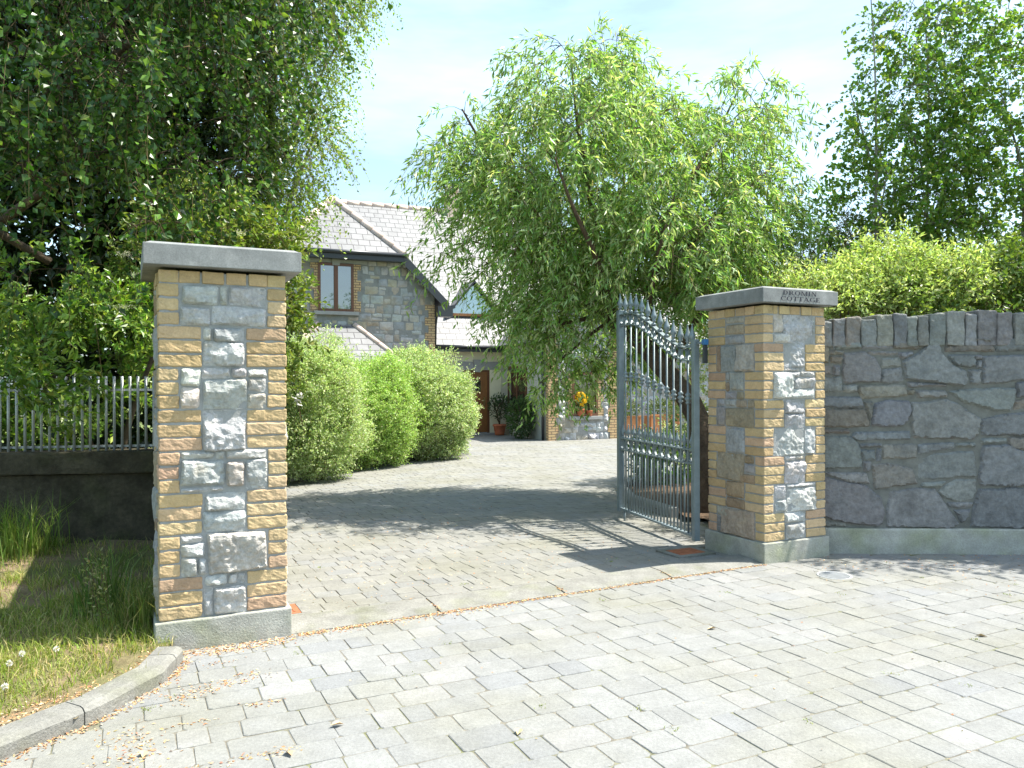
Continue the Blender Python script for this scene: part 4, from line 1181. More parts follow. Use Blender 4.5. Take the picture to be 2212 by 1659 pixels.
# side window of the wing, in shade
mb = MB()
sv0, sv1, sz0, sz1 = -1.15, .30, .55, 1.9
mb.box(H(RS0 - .03, sv0, sz0), hu * .04, hv * (sv1 - sv0), Z * .07); mb.box(H(RS0 - .03, sv0, sz1), hu * .04, hv * (sv1 - sv0), Z * .07)
for vv in (sv0, (sv0 + sv1) / 2 - .035, sv1 - .07): mb.box(H(RS0 - .028, vv, sz0 + .07), hu * .04, hv * .07, Z * (sz1 - sz0 - .07))
w3 = mb.build('window', M['brown_frame'], house)
mb = MB(); quad(mb, [(RS0 - .012, sv1, sz0), (RS0 - .012, sv0, sz0), (RS0 - .012, sv0, sz1), (RS0 - .012, sv1, sz1)]); mb.build('pane', M['dark_glass'], w3)
mb = MB(); mb.box(H(RS0 - .12, sv0 - .1, sz0 - .1), hu * .13, hv * (sv1 - sv0 + .2), Z * .1); mb.build('sill', M['lintel'], w3)
mb = MB(); mb.tube([H(RS0 - .07, RV + .22, -.2), H(RS0 - .07, RV + .22, 2.6)], .04, 10); mb.build('downpipe', M['black_paint'], house)
mb = MB()
mid = (RS0 + RS1) / 2; wz = 3.98
roof_quad(mb, [(RS1 + .25, RV - .2, 2.62), (RS1 + .25, 5, 2.62), (mid, 5, wz), (mid, RV - .2, wz)]); roof_quad(mb, [(RS0 - .25, 5, 2.62), (RS0 - .25, RV - .2, 2.62), (mid, RV - .2, wz), (mid, 5, wz)])
r3 = mb.build('wing_roof', [M['slate'], M['black_paint']], house)
mb = MB(); ridge(mb, (mid, RV - .2, wz), (mid, 4, wz), .09); mb.build('wing_ridge_tiles', M['terracotta'], r3)
# recessed range to the right, seen through the gate bars
mb = MB()
quad(mb, [(RS1, PV, GZ), (11.4, PV, GZ), (11.4, PV, 2.46), (RS1, PV, 2.46)], (.28, .28, .27)); quad(mb, [(11.4, PV, GZ), (11.4, 9, GZ), (11.4, 9, 2.46), (11.4, PV, 2.46)], (.28, .28, .27))
quad(mb, [(-5.6, 6, GZ), (-5.6, 9.6, GZ), (11.4, 9.6, GZ), (11.4, 6, GZ)], (.28, .28, .27))
holes = [(6.0, .5, 7.0, 1.9), (9.1, .2, 9.9, 1.95)]
house_stone(mb, H(0, PV, 0), hu, -hv, RS1, 11.4, -.2, 2.46, [], [(a - .2, b, c + .2, d) for a, b, c, d in holes], 31, .10, .26, .03, .045, [(.40, .41, .42), (.44, .44, .43), (.36, .37, .39), (.42, .39, .34)])
mb.build('range_wall', M['hstone'], house)
cells = []
for (a, b, c, d) in holes:
    for k in range(int((d - b) / .21) + 1):
        z0 = b + k * .21; w = .11 if k % 2 else .21
        cells += [(a - w, z0, a + .01, min(z0 + .21, d + .1), a), (c - .01, z0, c + w, min(z0 + .21, d + .1), c)]
rough_quoin('range_jambs', cells, 0, PV - .004)
for (a, b, c, d) in holes: w4 = window(a, b, c, d, PV - .045, 1, 'dark_glass', frame_w=.10)

# ------------------------------------------------------------------ foliage
def norm(a): return a / np.maximum(np.linalg.norm(a, axis=-1, keepdims=True), 1e-9)

def leaf_cols(n, base, a=.18, alt=None, frac=.2):
    c = np.tile(np.array(base, dtype=float), (n, 1))
    if alt is not None:
        k = rng.random(n) < frac; c[k] = np.array(alt)
    return c * (1 + rng.normal(0, a, (n, 1))).clip(.4, 1.8) * (1 + rng.normal(0, a * .35, (n, 3)))

def leaves(name, pos, d, nrm, L, Wd, colr, mt, parent, fold=.18, at_=.45):
    d = norm(d); side = norm(np.cross(d, nrm)); n2 = np.cross(side, d)
    L = L[:, None]; Wd = Wd[:, None]
    base = pos; tip = pos + d * L - n2 * L * .08
    l = pos + d * L * at_ + side * Wd * .5 + n2 * Wd * fold; r = pos + d * L * at_ - side * Wd * .5 + n2 * Wd * fold
    N = len(pos); v = np.empty((N, 4, 3)); v[:, 0] = base; v[:, 1] = r; v[:, 2] = tip; v[:, 3] = l
    i = np.arange(N) * 4
    f = np.concatenate([np.stack([i, i + 1, i + 2], 1), np.stack([i, i + 2, i + 3], 1)])
    return mesh_np(name, v.reshape(-1, 3), f, np.repeat(colr, 4, 0), mt, parent)

def ell_pts(ells, n, shell=.0, weights=None):
    """points inside ellipsoids given as (px, py, Y, rx px, ry px, depth m)"""
    vol = np.array([e[3] * e[4] * e[5] * e[2] ** 2 * (e[6] if len(e) > 6 else 1) for e in ells], float); vol /= vol.sum()
    k = rng.choice(len(ells), n, p=vol)
    g = norm(rng.normal(size=(n, 3))); rad = (shell + (1 - shell) * rng.random(n)) ** (1 / 2.4)
    E = np.array([e[:6] for e in ells], float)[k]
    c = np.stack([(E[:, 0] - CX) / F * E[:, 2], E[:, 2], EYE - (E[:, 1] - CY) / F * E[:, 2]], 1)
    rr = np.stack([E[:, 3] / F * E[:, 2], E[:, 5], E[:, 4] / F * E[:, 2]], 1)
    return c + g * rad[:, None] * rr, norm(g / rr)

def sprigs(p, d, L, n, droop, leaf, width, splay, up=.6, spread=.015):
    """leaf positions along M bending shoots; returns pos, dir, normal, length, width and the shoots' paths"""
    Mn = len(p); t = np.linspace(.12, 1.0, n)[None, :, None] + rng.uniform(-.4, .4, (Mn, n, 1)) / n
    d = norm(d)[:, None, :]; L_ = L[:, None, None]
    g = np.zeros((1, 1, 3)); g[..., 2] = -1
    pos = p[:, None, :] + d * L_ * t + g * L_ * droop * t * t
    tan = norm(d + g * droop * 2 * t)
    side = norm(np.cross(tan, rng.normal(size=(Mn, n, 3))))
    ld = norm(tan * (1 - splay * .5) + side * splay + rng.normal(0, .18, (Mn, n, 3)))
    pos = pos + rng.normal(0, spread, (Mn, n, 3))
    nr = rng.normal(size=(Mn, n, 3)); nr[..., 2] += up * 2
    K = Mn * n
    ls = leaf * rng.uniform(.7, 1.25, K)
    path = [p + 0 * d[:, 0], p + d[:, 0] * L[:, None] * .5 + g[:, 0] * L[:, None] * droop * .25, p + d[:, 0] * L[:, None] + g[:, 0] * L[:, None] * droop]
    return pos.reshape(K, 3), ld.reshape(K, 3), nr.reshape(K, 3), ls, ls * width, path

def stems_np(name, paths, r0, r1, mt, parent, c=(1, 1, 1)):
    """many thin three-sided shoots, each through the same number of points"""
    P = np.stack(paths, 1); Mn, k, _ = P.shape
    v = np.empty((Mn, k, 3, 3))
    for j in range(k):
        t = norm(P[:, min(j + 1, k - 1)] - P[:, max(j - 1, 0)]); a = norm(np.cross(t, np.array([.3, .9, .2]))); b = np.cross(t, a)
        r = (r0 + (r1 - r0) * j / (k - 1))
        r = r[:, None] if hasattr(r, '__len__') else r
        for q in range(3):
            v[:, j, q] = P[:, j] + (a * math.cos(q * 2.094) + b * math.sin(q * 2.094)) * r
    idx = np.arange(Mn * k * 3).reshape(Mn, k, 3); fs = []
    for j in range(k - 1):
        for q in range(3):
            fs.append(np.stack([idx[:, j, q], idx[:, j, (q + 1) % 3], idx[:, j + 1, (q + 1) % 3], idx[:, j + 1, q]], 1))
    return mesh_np(name, v.reshape(-1, 3), np.concatenate(fs), np.tile(np.array(c, float), (Mn * k * 3, 1)), mt, parent, True)

def limb_pts(limbs, n=10):
    out = []; rad = []
    for pts, r0, r1 in limbs:
        P = [Vector(p) for p in pts]
        for i in range(len(P) - 1):
            for k in range(n):
                t = (i + k / n) / (len(P) - 1); out.append(P[i].lerp(P[i + 1], k / n)); rad.append(r0 + (r1 - r0) * t)
    return np.array([tuple(p) for p in out]), np.array(rad)

def curve_pts(pts, n=5):
    """Catmull-Rom through the points"""
    P = [Vector(p) for p in pts]; out = []
    for i in range(len(P) - 1):
        p0, p1, p2, p3 = P[max(i - 1, 0)], P[i], P[i + 1], P[min(i + 2, len(P) - 1)]
        for k in range(n):
            t = k / n
            out.append(.5 * ((2 * p1) + (p2 - p0) * t + (2 * p0 - 5 * p1 + 4 * p2 - p3) * t * t + (3 * p1 - p0 - 3 * p2 + p3) * t ** 3))
    out.append(P[-1]); return out

def limbs_mesh(name, limbs, mt, parent, sides=9, knob=.0):
    mb = MB()
    for pts, r0, r1 in limbs:
        c = curve_pts(pts, 6); n = len(c)
        rad = [(r0 + (r1 - r0) * i / (n - 1)) * (1 + knob * noise.noise(c[i] * 5)) for i in range(n)]
        mb.tube(c, rad, sides)
    return mb.build(name, mt, parent)

def link_twigs(pts, LP_, reach=3.0):
    """each clump joins the nearest limb or twig grown before it, so the twigs branch; returns their paths"""
    d0 = np.empty(len(pts))
    for i0_ in range(0, len(pts), 500):
        d0[i0_:i0_ + 500] = np.linalg.norm(pts[i0_:i0_ + 500, None, :] - LP_[None], axis=2).min(1)
    order = np.argsort(d0)
    cap = len(LP_) + 2 * len(pts); nodes = np.empty((cap, 3)); pen = np.zeros(cap); k = len(LP_); nodes[:k] = LP_
    a = np.empty_like(pts); m1 = np.empty_like(pts); m2 = np.empty_like(pts)
    for i in order:
        p_ = pts[i]; v_ = p_ - nodes[:k]
        dist = np.sqrt((v_ * v_).sum(1)) + np.maximum(-v_[:, 2], 0) * 1.2 + pen[:k]
        j = dist.argmin(); q_ = nodes[j]; dd = p_ - q_; L_ = math.sqrt((dd * dd).sum())
        a[i] = q_; m1[i] = q_ + dd * .35 + [0, 0, L_ * .13]; m2[i] = q_ + dd * .7 + [0, 0, L_ * .13]
        pen[j] += .10
        nodes[k] = m2[i]; nodes[k + 1] = p_; pen[k + 1] = .12; k += 2
    return [a, m1, m2, pts], norm(pts - m2), np.linalg.norm(pts - a, axis=1)

# --- willow by the gate
wl_root = empty('willow_tree', at(1525, 1112, 8.75), 'leaning willow with fine drooping foliage behind the open gate', 'tree')
T = at
trunk = [T(1530, 1120, 8.7), T(1527, 1000, 8.75), T(1500, 890, 8.95), T(1440, 805, 9.3), T(1385, 740, 9.6), T(1325, 690, 9.85)]
limbs = [(trunk, .165, .10)]
main = [
 ([T(1325, 690, 9.85), T(1270, 600, 10), T(1190, 500, 10.2), T(1110, 400, 10.2), T(1050, 320, 10.1), T(1000, 235, 10)], .075, .010),
 ([T(1325, 690, 9.85), T(1300, 560, 9.8), T(1275, 420, 9.7), T(1250, 270, 9.8), T(1235, 120, 9.9)], .07, .008),
 ([T(1385, 740, 9.6), T(1410, 600, 9.6), T(1450, 460, 9.7), T(1530, 330, 9.9), T(1600, 190, 10)], .065, .008),
 ([T(1410, 600, 9.6), T(1500, 520, 9.5), T(1600, 430, 9.6), T(1680, 350, 9.8)], .04, .008),
 ([T(1325, 690, 9.85), T(1240, 640, 9.9), T(1140, 560, 10.0), T(1020, 520, 10)], .05, .008),
 ([T(1300, 680, 10), T(1200, 700, 10.3), T(1100, 680, 10.5)], .035, .008),
 ([T(1440, 800, 9.3), T(1500, 700, 9.4), T(1570, 600, 9.6), T(1640, 560, 9.9)], .05, .01),
 ([T(1340, 660, 9.8), T(1330, 520, 10.8), T(1350, 380, 11.3), T(1330, 250, 11.4)], .05, .008),
 ([T(1330, 680, 9.8), T(1290, 560, 8.9), T(1240, 450, 8.5), T(1200, 340, 8.4)], .05, .008),
 ([T(1400, 700, 9.5), T(1420, 560, 8.8), T(1460, 420, 8.5)], .04, .008),
 ([T(1325, 690, 9.85), T(1280, 720, 10.2), T(1220, 770, 10.4), T(1180, 800, 10.5)], .03, .006),
 ([T(1527, 1000, 8.75), T(1490, 905, 9.1), T(1450, 830, 9.7)], .03, .012),
]
limbs += main
limbs_mesh('trunk', [limbs[0], limbs[-1]], M['bark_willow'], wl_root, 12, .25)
limbs_mesh('limbs', main[:-1], M['bark_willow'], wl_root, 7, .1)
ells = [(1270, 235, 9.9, 190, 120, 1.2), (1060, 390, 10.1, 140, 110, 1.1), (1585, 270, 9.9, 130, 110, 1.1), (1300, 390, 9.8, 310, 170, 1.7), (1180, 510, 10.1, 190, 120, 1.4),
        (1560, 460, 9.8, 160, 160, 1.3), (1260, 620, 10.2, 200, 110, 1.3), (1220, 720, 10.5, 110, 80, .9), (1590, 570, 9.9, 120, 90, 1.0), (1430, 520, 9.4, 170, 150, 1.4), (1240, 120, 9.9, 60, 50, .5), (1000, 260, 10.0, 40, 70, .4, .7), (1040, 540, 10, 110, 80, .8, .6)]
ells += [(1190, 800, 10.4, 70, 60, .6), (1270, 800, 10.6, 80, 60, .6), (1190, 670, 9.8, 100, 80, .8), (1340, 760, 10.4, 70, 70, .6), (1450, 640, 9.8, 120, 90, .9), (1650, 480, 9.8, 70, 120, .7)]
ells += [(1250, 150, 9.9, 150, 90, .9), (1010, 330, 10.1, 90, 90, .7, .7), (1640, 230, 9.9, 70, 70, .6, .8)]
p, o_ = ell_pts(ells, 3500)
keep = np.array([noise.noise(Vector(q) * 1.15) + .5 * noise.noise(Vector(q) * 2.7) for q in p]) > -.30
p, o_ = p[keep], o_[keep]
LPp, LPr = limb_pts(limbs)
paths, dd, L = link_twigs(p, LPp)
stems_np('twigs', paths, .006, .0025, M['bark_willow'], wl_root)
od = o_ * np.array([.8, .8, .25]) + dd * .4 + np.array([0, 0, .15])
ln = rng.uniform(.22, .52, len(p))
hang = p[:, 2] < 3.0
ln[p[:, 2] < 1.9] *= .7
pos, ld, nr, ls, ws, path = sprigs(p, od, ln, 26, 1.0, .104, .245, .72, .5, .03)
ld = norm(ld) + np.array([0, 0, -.25])
c = leaf_cols(len(pos), (.215, .34, .10), .22, (.44, .52, .29), .40)
leaves('crown', pos, ld, nr, ls, ws, c, M['willow_leaf'], wl_root, at_=.42)
stems_np('shoots', path, .003, .0012, M['twig'], wl_root)
# bare hanging withies
q = rng.choice(np.where(p[:, 2] > 2.6)[0], 130); pw = p[q]; lw_ = rng.uniform(.5, 1.5, len(q))
stems_np('withies', [pw, pw + np.stack([rng.normal(0, .05, len(q)), rng.normal(0, .05, len(q)), -lw_ * .5], 1), pw + np.stack([rng.normal(0, .09, len(q)), rng.normal(0, .09, len(q)), -lw_], 1)], .0025, .0012, M['twig'], wl_root)

# --- a generic leafy tree from ellipsoids
def leafy(name, label, cat, base, limbs, ells, n, shoot, nl, droop, leaf, width, colr, alt, frac, mt, bark, group=None, up=.6, splay=.7, shell=0., trunk_sides=8, twig_r=.006, outz=.3, crown='crown', twigs=True, a=.2, gaps=None):
    root = empty(name, base, label, cat, group)
    if limbs: limbs_mesh('trunk', limbs, bark, root, trunk_sides, .12)
    p, o_ = ell_pts(ells, n, shell)
    if gaps is not None:
        keep = np.array([noise.noise(Vector(q) * gaps[0] + Vector((7, 3, 1))) + .5 * noise.noise(Vector(q) * gaps[0] * 2.3) for q in p]) > gaps[1]
        p, o_ = p[keep], o_[keep]; n = len(p)
    if limbs and twigs:
        LPp, _ = limb_pts(limbs); paths, dd, L = link_twigs(p, LPp); stems_np('twigs', paths, twig_r, twig_r * .35, bark, root)
    d = o_ * np.array([1, 1, .6]) + rng.normal(0, .35, p.shape) + np.array([0, 0, outz])
    ln = rng.uniform(.6, 1.3, n) * shoot
    pos, ld, nr, ls, ws, path = sprigs(p, d, ln, nl, droop, leaf, width, splay, up, leaf * .25)
    c = leaf_cols(len(pos), colr, a, alt, frac)
    leaves(crown, pos, ld, nr, ls, ws, c, mt, root)
    if twigs: stems_np('shoots', path, twig_r * .4, twig_r * .2, M['twig'], root)
    return root

# --- left: birch overhanging the verge (near), a second birch farther back, elder and ivy, dark hedge behind
leafy('birch_tree', 'large birch with hanging leafy twigs over the railing, nearest tree beside the verge', 'tree', (-5.9, 7.9, 0),
      [([(-5.9, 7.9, -.1), (-5.85, 7.8, 1.5), (-5.6, 7.6, 3.2), (-5.0, 7.3, 5.2), (-4.5, 7.1, 7.2)], .16, .03),
       ([(-5.7, 7.7, 2.6), (-3.9, 6.9, 3.3), (-3.2, 6.3, 4.0), (-2.6, 6.0, 4.2)], .05, .01), ([(-4.4, 7.4, 3.3), (-4.6, 6.4, 4.0), (-4.5, 5.6, 4.2)], .05, .01),
       ([(-4.3, 7.3, 4.0), (-3.4, 7.2, 5.0), (-2.6, 7.2, 5.6)], .04, .01), ([(-4.4, 7.5, 2.6), (-5.2, 6.6, 3.2), (-5.6, 6.0, 3.4)], .04, .01)],
      [(130, 150, 5.6, 260, 190, .8), (330, 180, 6.0, 220, 220, .8), (180, 380, 5.6, 220, 120, .6), (430, 300, 6.6, 130, 160, .7), (520, 90, 7.0, 150, 130, .9), (100, 540, 5.8, 130, 90, .5, .8), (-180, 250, 5.2, 200, 330, .8), (300, -120, 6.2, 460, 160, 1.4),
       (260, 440, 6.2, 170, 90, .5, .8), (350, -420, 6.4, 520, 240, 1.6)],
      3300, .36, 15, .9, .060, .75, (.035, .090, .013), (.15, .26, .045), .26, M['near_leaf'], M['bark_dark'], gaps=(1.3, -.12), up=.25, outz=-.05, splay=.75)
leafy('birch_tree', 'taller birch with fine light leaves, standing farther back at the cottage roof', 'tree', (-3.9, 12.6, -.1),
      [([(-3.9, 12.6, -.2), (-3.9, 12.5, 2), (-3.8, 12.4, 4.5), (-3.7, 12.3, 7.5)], .13, .03), ([(-3.8, 12.4, 3.5), (-3.2, 12.1, 4.8), (-2.8, 11.9, 5.6)], .04, .008), ([(-3.8, 12.4, 4.6), (-3.0, 12.3, 6.2), (-2.5, 12.2, 7.0)], .04, .008)],
      [(610, 150, 11.8, 130, 190, 1.0), (655, 300, 11.8, 80, 130, .7), (600, 400, 12, 90, 110, .8), (690, 30, 11.8, 90, 90, .6), (560, -100, 12, 260, 160, 1.4), (640, 450, 12, 60, 60, .5), (780, -60, 11.8, 70, 60, .5, .8), (520, 330, 12, 100, 230, 1.0)],
      3000, .42, 15, 1.1, .056, .65, (.20, .30, .07), (.32, .39, .12), .3, M['birch_leaf'], M['bark_birch'], up=.2, outz=-.05, splay=.7)
leafy('elder_bush', 'elder bush with yellow-green leaves and cream flower heads behind the railing', 'bush', (-4.2, 8.4, 0),
      [([(-4.2, 8.4, -.1), (-4.1, 8.3, .8), (-3.7, 8.1, 1.7), (-3.3, 8.0, 2.4)], .05, .012), ([(-4.2, 8.4, .2), (-4.6, 8.2, 1.2), (-4.9, 8.0, 2.0)], .04, .012)],
      [(210, 800, 8.0, 110, 90, .35), (90, 900, 7.7, 110, 80, .3), (60, 740, 8.0, 120, 120, .4), (240, 700, 8.2, 110, 90, .4), (60, 960, 6.2, 90, 40, .15), (120, 640, 8.2, 170, 90, .5), (-160, 800, 7.2, 160, 180, .6), (120, 800, 6.6, 55, 60, .15), (40, 800, 6.3, 95, 150, .25), (95, 900, 6.4, 50, 50, .12), (60, 640, 6.5, 120, 90, .3)],
      1700, .26, 16, .25, .085, .42, (.12, .215, .032), (.27, .36, .065), .3, M['plain_leaf'], M['bark_dark'], outz=.4, twig_r=.0025, gaps=(1.7, -.10))
leafy('elder_tree', 'bright elder tree rising behind the cap of the nearer pillar', 'tree', (-3.2, 9.6, 0),
      [([(-3.2, 9.6, -.1), (-3.2, 9.6, 1.2), (-3.1, 9.5, 2.3), (-2.9, 9.4, 3.0)], .06, .015)],
      [(500, 540, 9.2, 110, 80, .5), (580, 540, 9.6, 70, 80, .4), (430, 480, 9.4, 120, 80, .5), (560, 620, 9.6, 90, 110, .4), (400, 600, 9.5, 160, 130, .5), (470, 760, 9.6, 200, 150, .4)],
      1500, .28, 16, .25, .085, .42, (.17, .24, .045), (.26, .30, .07), .25, M['plain_leaf'], M['bark_dark'], outz=.4)
leafy('evergreen_hedge', 'tall dark evergreen hedge closing the view behind the railing and elder', 'hedge', (-6.5, 10.5, 0),
      [([(-6.5, 10.5, -.1), (-6.4, 10.5, 2), (-6.2, 10.4, 4.5)], .09, .03), ([(-4.4, 10.8, -.1), (-4.4, 10.8, 2), (-4.3, 10.7, 4.5)], .09, .03), ([(-8.5, 10.0, -.1), (-8.4, 10, 2), (-8.3, 10, 4.5)], .09, .03)],
      [(60, 820, 10.2, 420, 240, .7), (60, 500, 10.4, 420, 260, .8), (380, 700, 10.6, 190, 330, .6), (330, 360, 10.6, 260, 260, .8), (-350, 600, 9.6, 300, 400, .8), (60, 150, 10.8, 520, 260, .9), (420, 120, 11, 160, 200, .8), (-100, -150, 10.6, 500, 250, 1.2)],
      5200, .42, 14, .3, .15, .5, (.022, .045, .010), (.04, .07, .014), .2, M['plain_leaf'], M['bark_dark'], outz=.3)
# elder flower heads
er = [(340, 415, 7.6), (265, 660, 7.4), (320, 545, 7.5), (270, 545, 7.5), (300, 590, 7.5), (140, 870, 7.3), (520, 500, 8.6)]
bush = [o for o in bpy.data.objects if o.name.startswith('elder_bush')][0]
for k, (x, y, Y) in enumerate(er):
    ce = np.array(at(x, y, Y)); n = 160
    g = rng.normal(size=(n, 3)) * np.array([.045, .04, .014]); 
    leaves('flower_head', ce + g, rng.normal(size=(n, 3)), rng.normal(size=(n, 3)) + [0, 0, 2], np.full(n, .010), np.full(n, .009), leaf_cols(n, (.62, .60, .44), .1), M['petal'], bush)

# --- variegated shrubs along the drive
def shrub(name, label, ells, n, leaf, base, colr, alt, frac, group, cat='shrub', core=True, mt='shrub_leaf', shoot=.16, nl=11, shell=.55, outz=.35, wdt=.55):
    root = empty(name, base, label, cat, group)
    mb = MB(); bz = Vector(base)
    for k in range(7):
        e = random.choice(ells); top = at(e[0] + random.uniform(-.5, .5) * e[3], e[1] + random.uniform(-.2, .3) * e[4], e[2])
        b0 = Vector((bz.x + random.uniform(-.15, .15), bz.y + random.uniform(-.15, .15), bz.z))
        b0 = Vector((b0.x * .4 + top.x * .6, b0.y * .4 + top.y * .6, bz.z - .05))
        mb.tube(curve_pts([b0, b0.lerp(top, .5) + Vector((random.uniform(-.1, .1), random.uniform(-.1, .1), 0)), top], 4), [.018] * 5 + [.012, .010, .008, .006], 6)
    mb.build('stems', M['bark_dark'], root)
    p, o_ = ell_pts(ells, n, shell)
    keep = p[:, 2] > bz.z + .15
    p, o_ = p[keep], o_[keep]
    lump = np.array([noise.noise(Vector(q) * 1.9) * 1.0 + noise.noise(Vector(q) * 4.6) * .6 for q in p])
    p = p + o_ * (lump * .24)[:, None]
    stray = (rng.random(len(p)) < .05) & (o_[:, 2] > -.2)
    p[stray] = p[stray] + o_[stray] * rng.uniform(.04, .16, (int(stray.sum()), 1)) + np.array([0, 0, .04])
    d = o_ * 1.0 + rng.normal(0, .35, p.shape) + np.array([0, 0, outz])
    pos, ld, nr, ls, ws, path = sprigs(p, d, rng.uniform(.6, 1.5, len(p)) * shoot, nl, .1, leaf, wdt, .8, .5, leaf * .3)
    leaves('foliage', pos, ld, nr, ls, ws, leaf_cols(len(pos), colr, .16, alt, frac), M[mt], root)
    stems_np('shoots', path, .0022, .001, M['twig'], root)
    return root
GR = 'variegated shrubs along the drive'
shrub('variegated_shrub', 'tall pale variegated shrub, front of the row and closest to the nearer pillar', [(665, 830, 12.6, 75, 80, .7), (690, 900, 12.6, 85, 135, .8), (650, 960, 12.2, 60, 90, .5), (690, 980, 12.4, 70, 45, .5), (600, 880, 12.8, 90, 150, .8), (700, 790, 13.2, 45, 60, .4)], 11000, .034, (-3.4, 12.8, -.1), (.38, .48, .20), (.60, .66, .40), .45, GR, wdt=.62)
shrub('variegated_shrub', 'fresher green shrub in the middle of the drive-side row', [(800, 878, 14.6, 80, 98, .8), (752, 890, 13.9, 60, 95, .7), (850, 885, 15.3, 60, 98, .8), (770, 930, 14.2, 60, 75, .5), (810, 830, 15.0, 55, 45, .5), (820, 940, 14.8, 60, 60, .5), (790, 970, 14.6, 70, 35, .5)], 13000, .034, (-2.9, 15.0, -.12), (.33, .48, .13), (.48, .58, .24), .35, GR, wdt=.62)
shrub('variegated_shrub', 'broad pale variegated shrub at the cottage end of the row, beside the front door', [(920, 880, 16.2, 92, 100, .8), (880, 840, 16.4, 70, 75, .7), (960, 900, 16.4, 55, 95, .6), (880, 930, 15.9, 70, 65, .6), (930, 800, 16.6, 45, 35, .4), (950, 950, 16.4, 48, 40, .5), (910, 965, 16.2, 90, 28, .5), (985, 880, 16.5, 34, 78, .5), (860, 900, 16.0, 55, 80, .6)], 15000, .036, (-1.9, 16.9, -.14), (.36, .46, .20), (.60, .65, .41), .45, GR, wdt=.62)
# one white rose against the tall shrub
ro_ = empty('white_flower', at(643, 862, 11.45), 'single white flower caught on the tall variegated shrub', 'flower')
n = 26; ce = np.array(at(643, 862, 11.45))
leaves('petals', ce + rng.normal(0, .03, (n, 3)) * [1, .5, 1.4], rng.normal(size=(n, 3)), rng.normal(size=(n, 3)), np.full(n, .07), np.full(n, .06), leaf_cols(n, (.75, .74, .70), .05), M['petal'], ro_)
mb = MB(); mb.tube([tuple(ce), tuple(ce + [0.02, .06, -.25]), tuple(ce + [.05, .2, -.5])], .006, 6); mb.build('stem', M['twig'], ro_)

# --- right: birches behind the wall and the shrubs at their feet
GB = 'young birches behind the stone wall'
def rbirch(x, Y, lean, ells, label, n):
    b = (x, Y, 0)
    lim = [([(x, Y, -.05), (x + lean * .2, Y, 1.8), (x + lean * .5, Y - .05, 3.4), (x + lean, Y - .1, 5.0), (x + lean * 1.2, Y, 6.2)], .03, .006)]
    for k in range(5):
        z = 2.0 + k * .5; a = k * 2.4
        s_ = (x + lean * z / 6, Y, z); L_ = .42 - .03 * k
        lim.append(([s_, (s_[0] + math.cos(a) * L_ * .5, Y + math.sin(a) * L_ * .4, z + .5), (s_[0] + math.cos(a) * L_, Y + math.sin(a) * L_ * .8, z + .95)], .018, .005))
    return leafy('young_birch', label, 'tree', b, lim, ells, n, .36, 14, .45, .062, .76, (.13, .24, .05), (.28, .38, .08), .30, M['birch_leaf'], M['bark_birch'], GB, up=.2, outz=.1, splay=.75)
rbirch(4.45, 9.6, -.05, [(1880, 430, 9.6, 90, 130, .5), (1960, 250, 9.6, 110, 150, .5), (1900, 540, 9.7, 110, 60, .4), (1990, 60, 9.6, 90, 110, .5), (1850, 330, 9.6, 50, 60, .4, .6), (1990, 400, 9.6, 110, 150, .5), (1800, 470, 9.6, 40, 50, .3, .6), (1930, 120, 9.6, 60, 90, .4), (1860, 230, 9.6, 40, 50, .3, .5)], 'young birch reaching farthest left behind the wall, its twigs against open sky', 620)
rbirch(5.2, 9.9, .0, [(2060, 330, 9.8, 110, 230, .5), (2010, 500, 9.8, 90, 110, .4), (2080, 60, 9.8, 80, 130, .5), (2060, -120, 9.8, 100, 90, .5)], 'middle young birch behind the wall, rising straight above the pale shrub', 520)
rbirch(6.1, 9.5, .1, [(2190, 300, 9.4, 100, 260, .5), (2140, 480, 9.4, 100, 110, .4), (2230, 60, 9.4, 90, 160, .5), (2330, 400, 9.4, 100, 260, .6)], 'young birch cut by the right edge of the view, behind the wall', 620)
leafy('roadside_birch', 'birch beyond the right end of the wall that shades the paving in front of it', 'tree', (7.6, 7.4, 0), [([(7.6, 7.4, -.1), (7.5, 7.3, 2), (7.2, 7.0, 4), (7.0, 6.8, 6)], .09, .02)],
      [(2750, 300, 6.7, 200, 260, .5), (2900, 120, 6.8, 260, 260, .7), (2480, 60, 6.7, 130, 120, .35)], 900, .34, 11, .45, .066, .74, (.14, .22, .045), (.25, .31, .06), .3, M['birch_leaf'], M['bark_birch'], up=.2, outz=.1)
shrub('golden_shrub', 'pale gold-green shrub spilling over the coping of the stone wall', [(1930, 612, 8.0, 80, 58, .5), (2010, 626, 8.0, 90, 42, .5), (1850, 632, 7.9, 85, 34, .4), (1765, 628, 8.0, 65, 24, .35), (2075, 638, 8.0, 45, 36, .35), (1960, 650, 7.7, 120, 40, .3), (1840, 660, 7.6, 70, 35, .25)],
      3000, .048, (3.9, 8.0, 0), (.37, .45, .14), (.57, .62, .29), .38, None, outz=.5, shoot=.2, shell=.35, wdt=.42)
shrub('green_shrub', 'dark green leafy shrub below the birches, at the right end of the wall', [(2130, 650, 7.9, 110, 50, .4), (2230, 620, 8.0, 90, 80, .4), (2060, 680, 7.5, 90, 25, .2), (1980, 685, 7.45, 80, 20, .2), (2330, 600, 8, 100, 100, .4)], 1400, .06, (5.0, 7.9, 0), (.12, .19, .04), (.2, .26, .06), .25, None, mt='plain_leaf', shoot=.24, shell=.2)
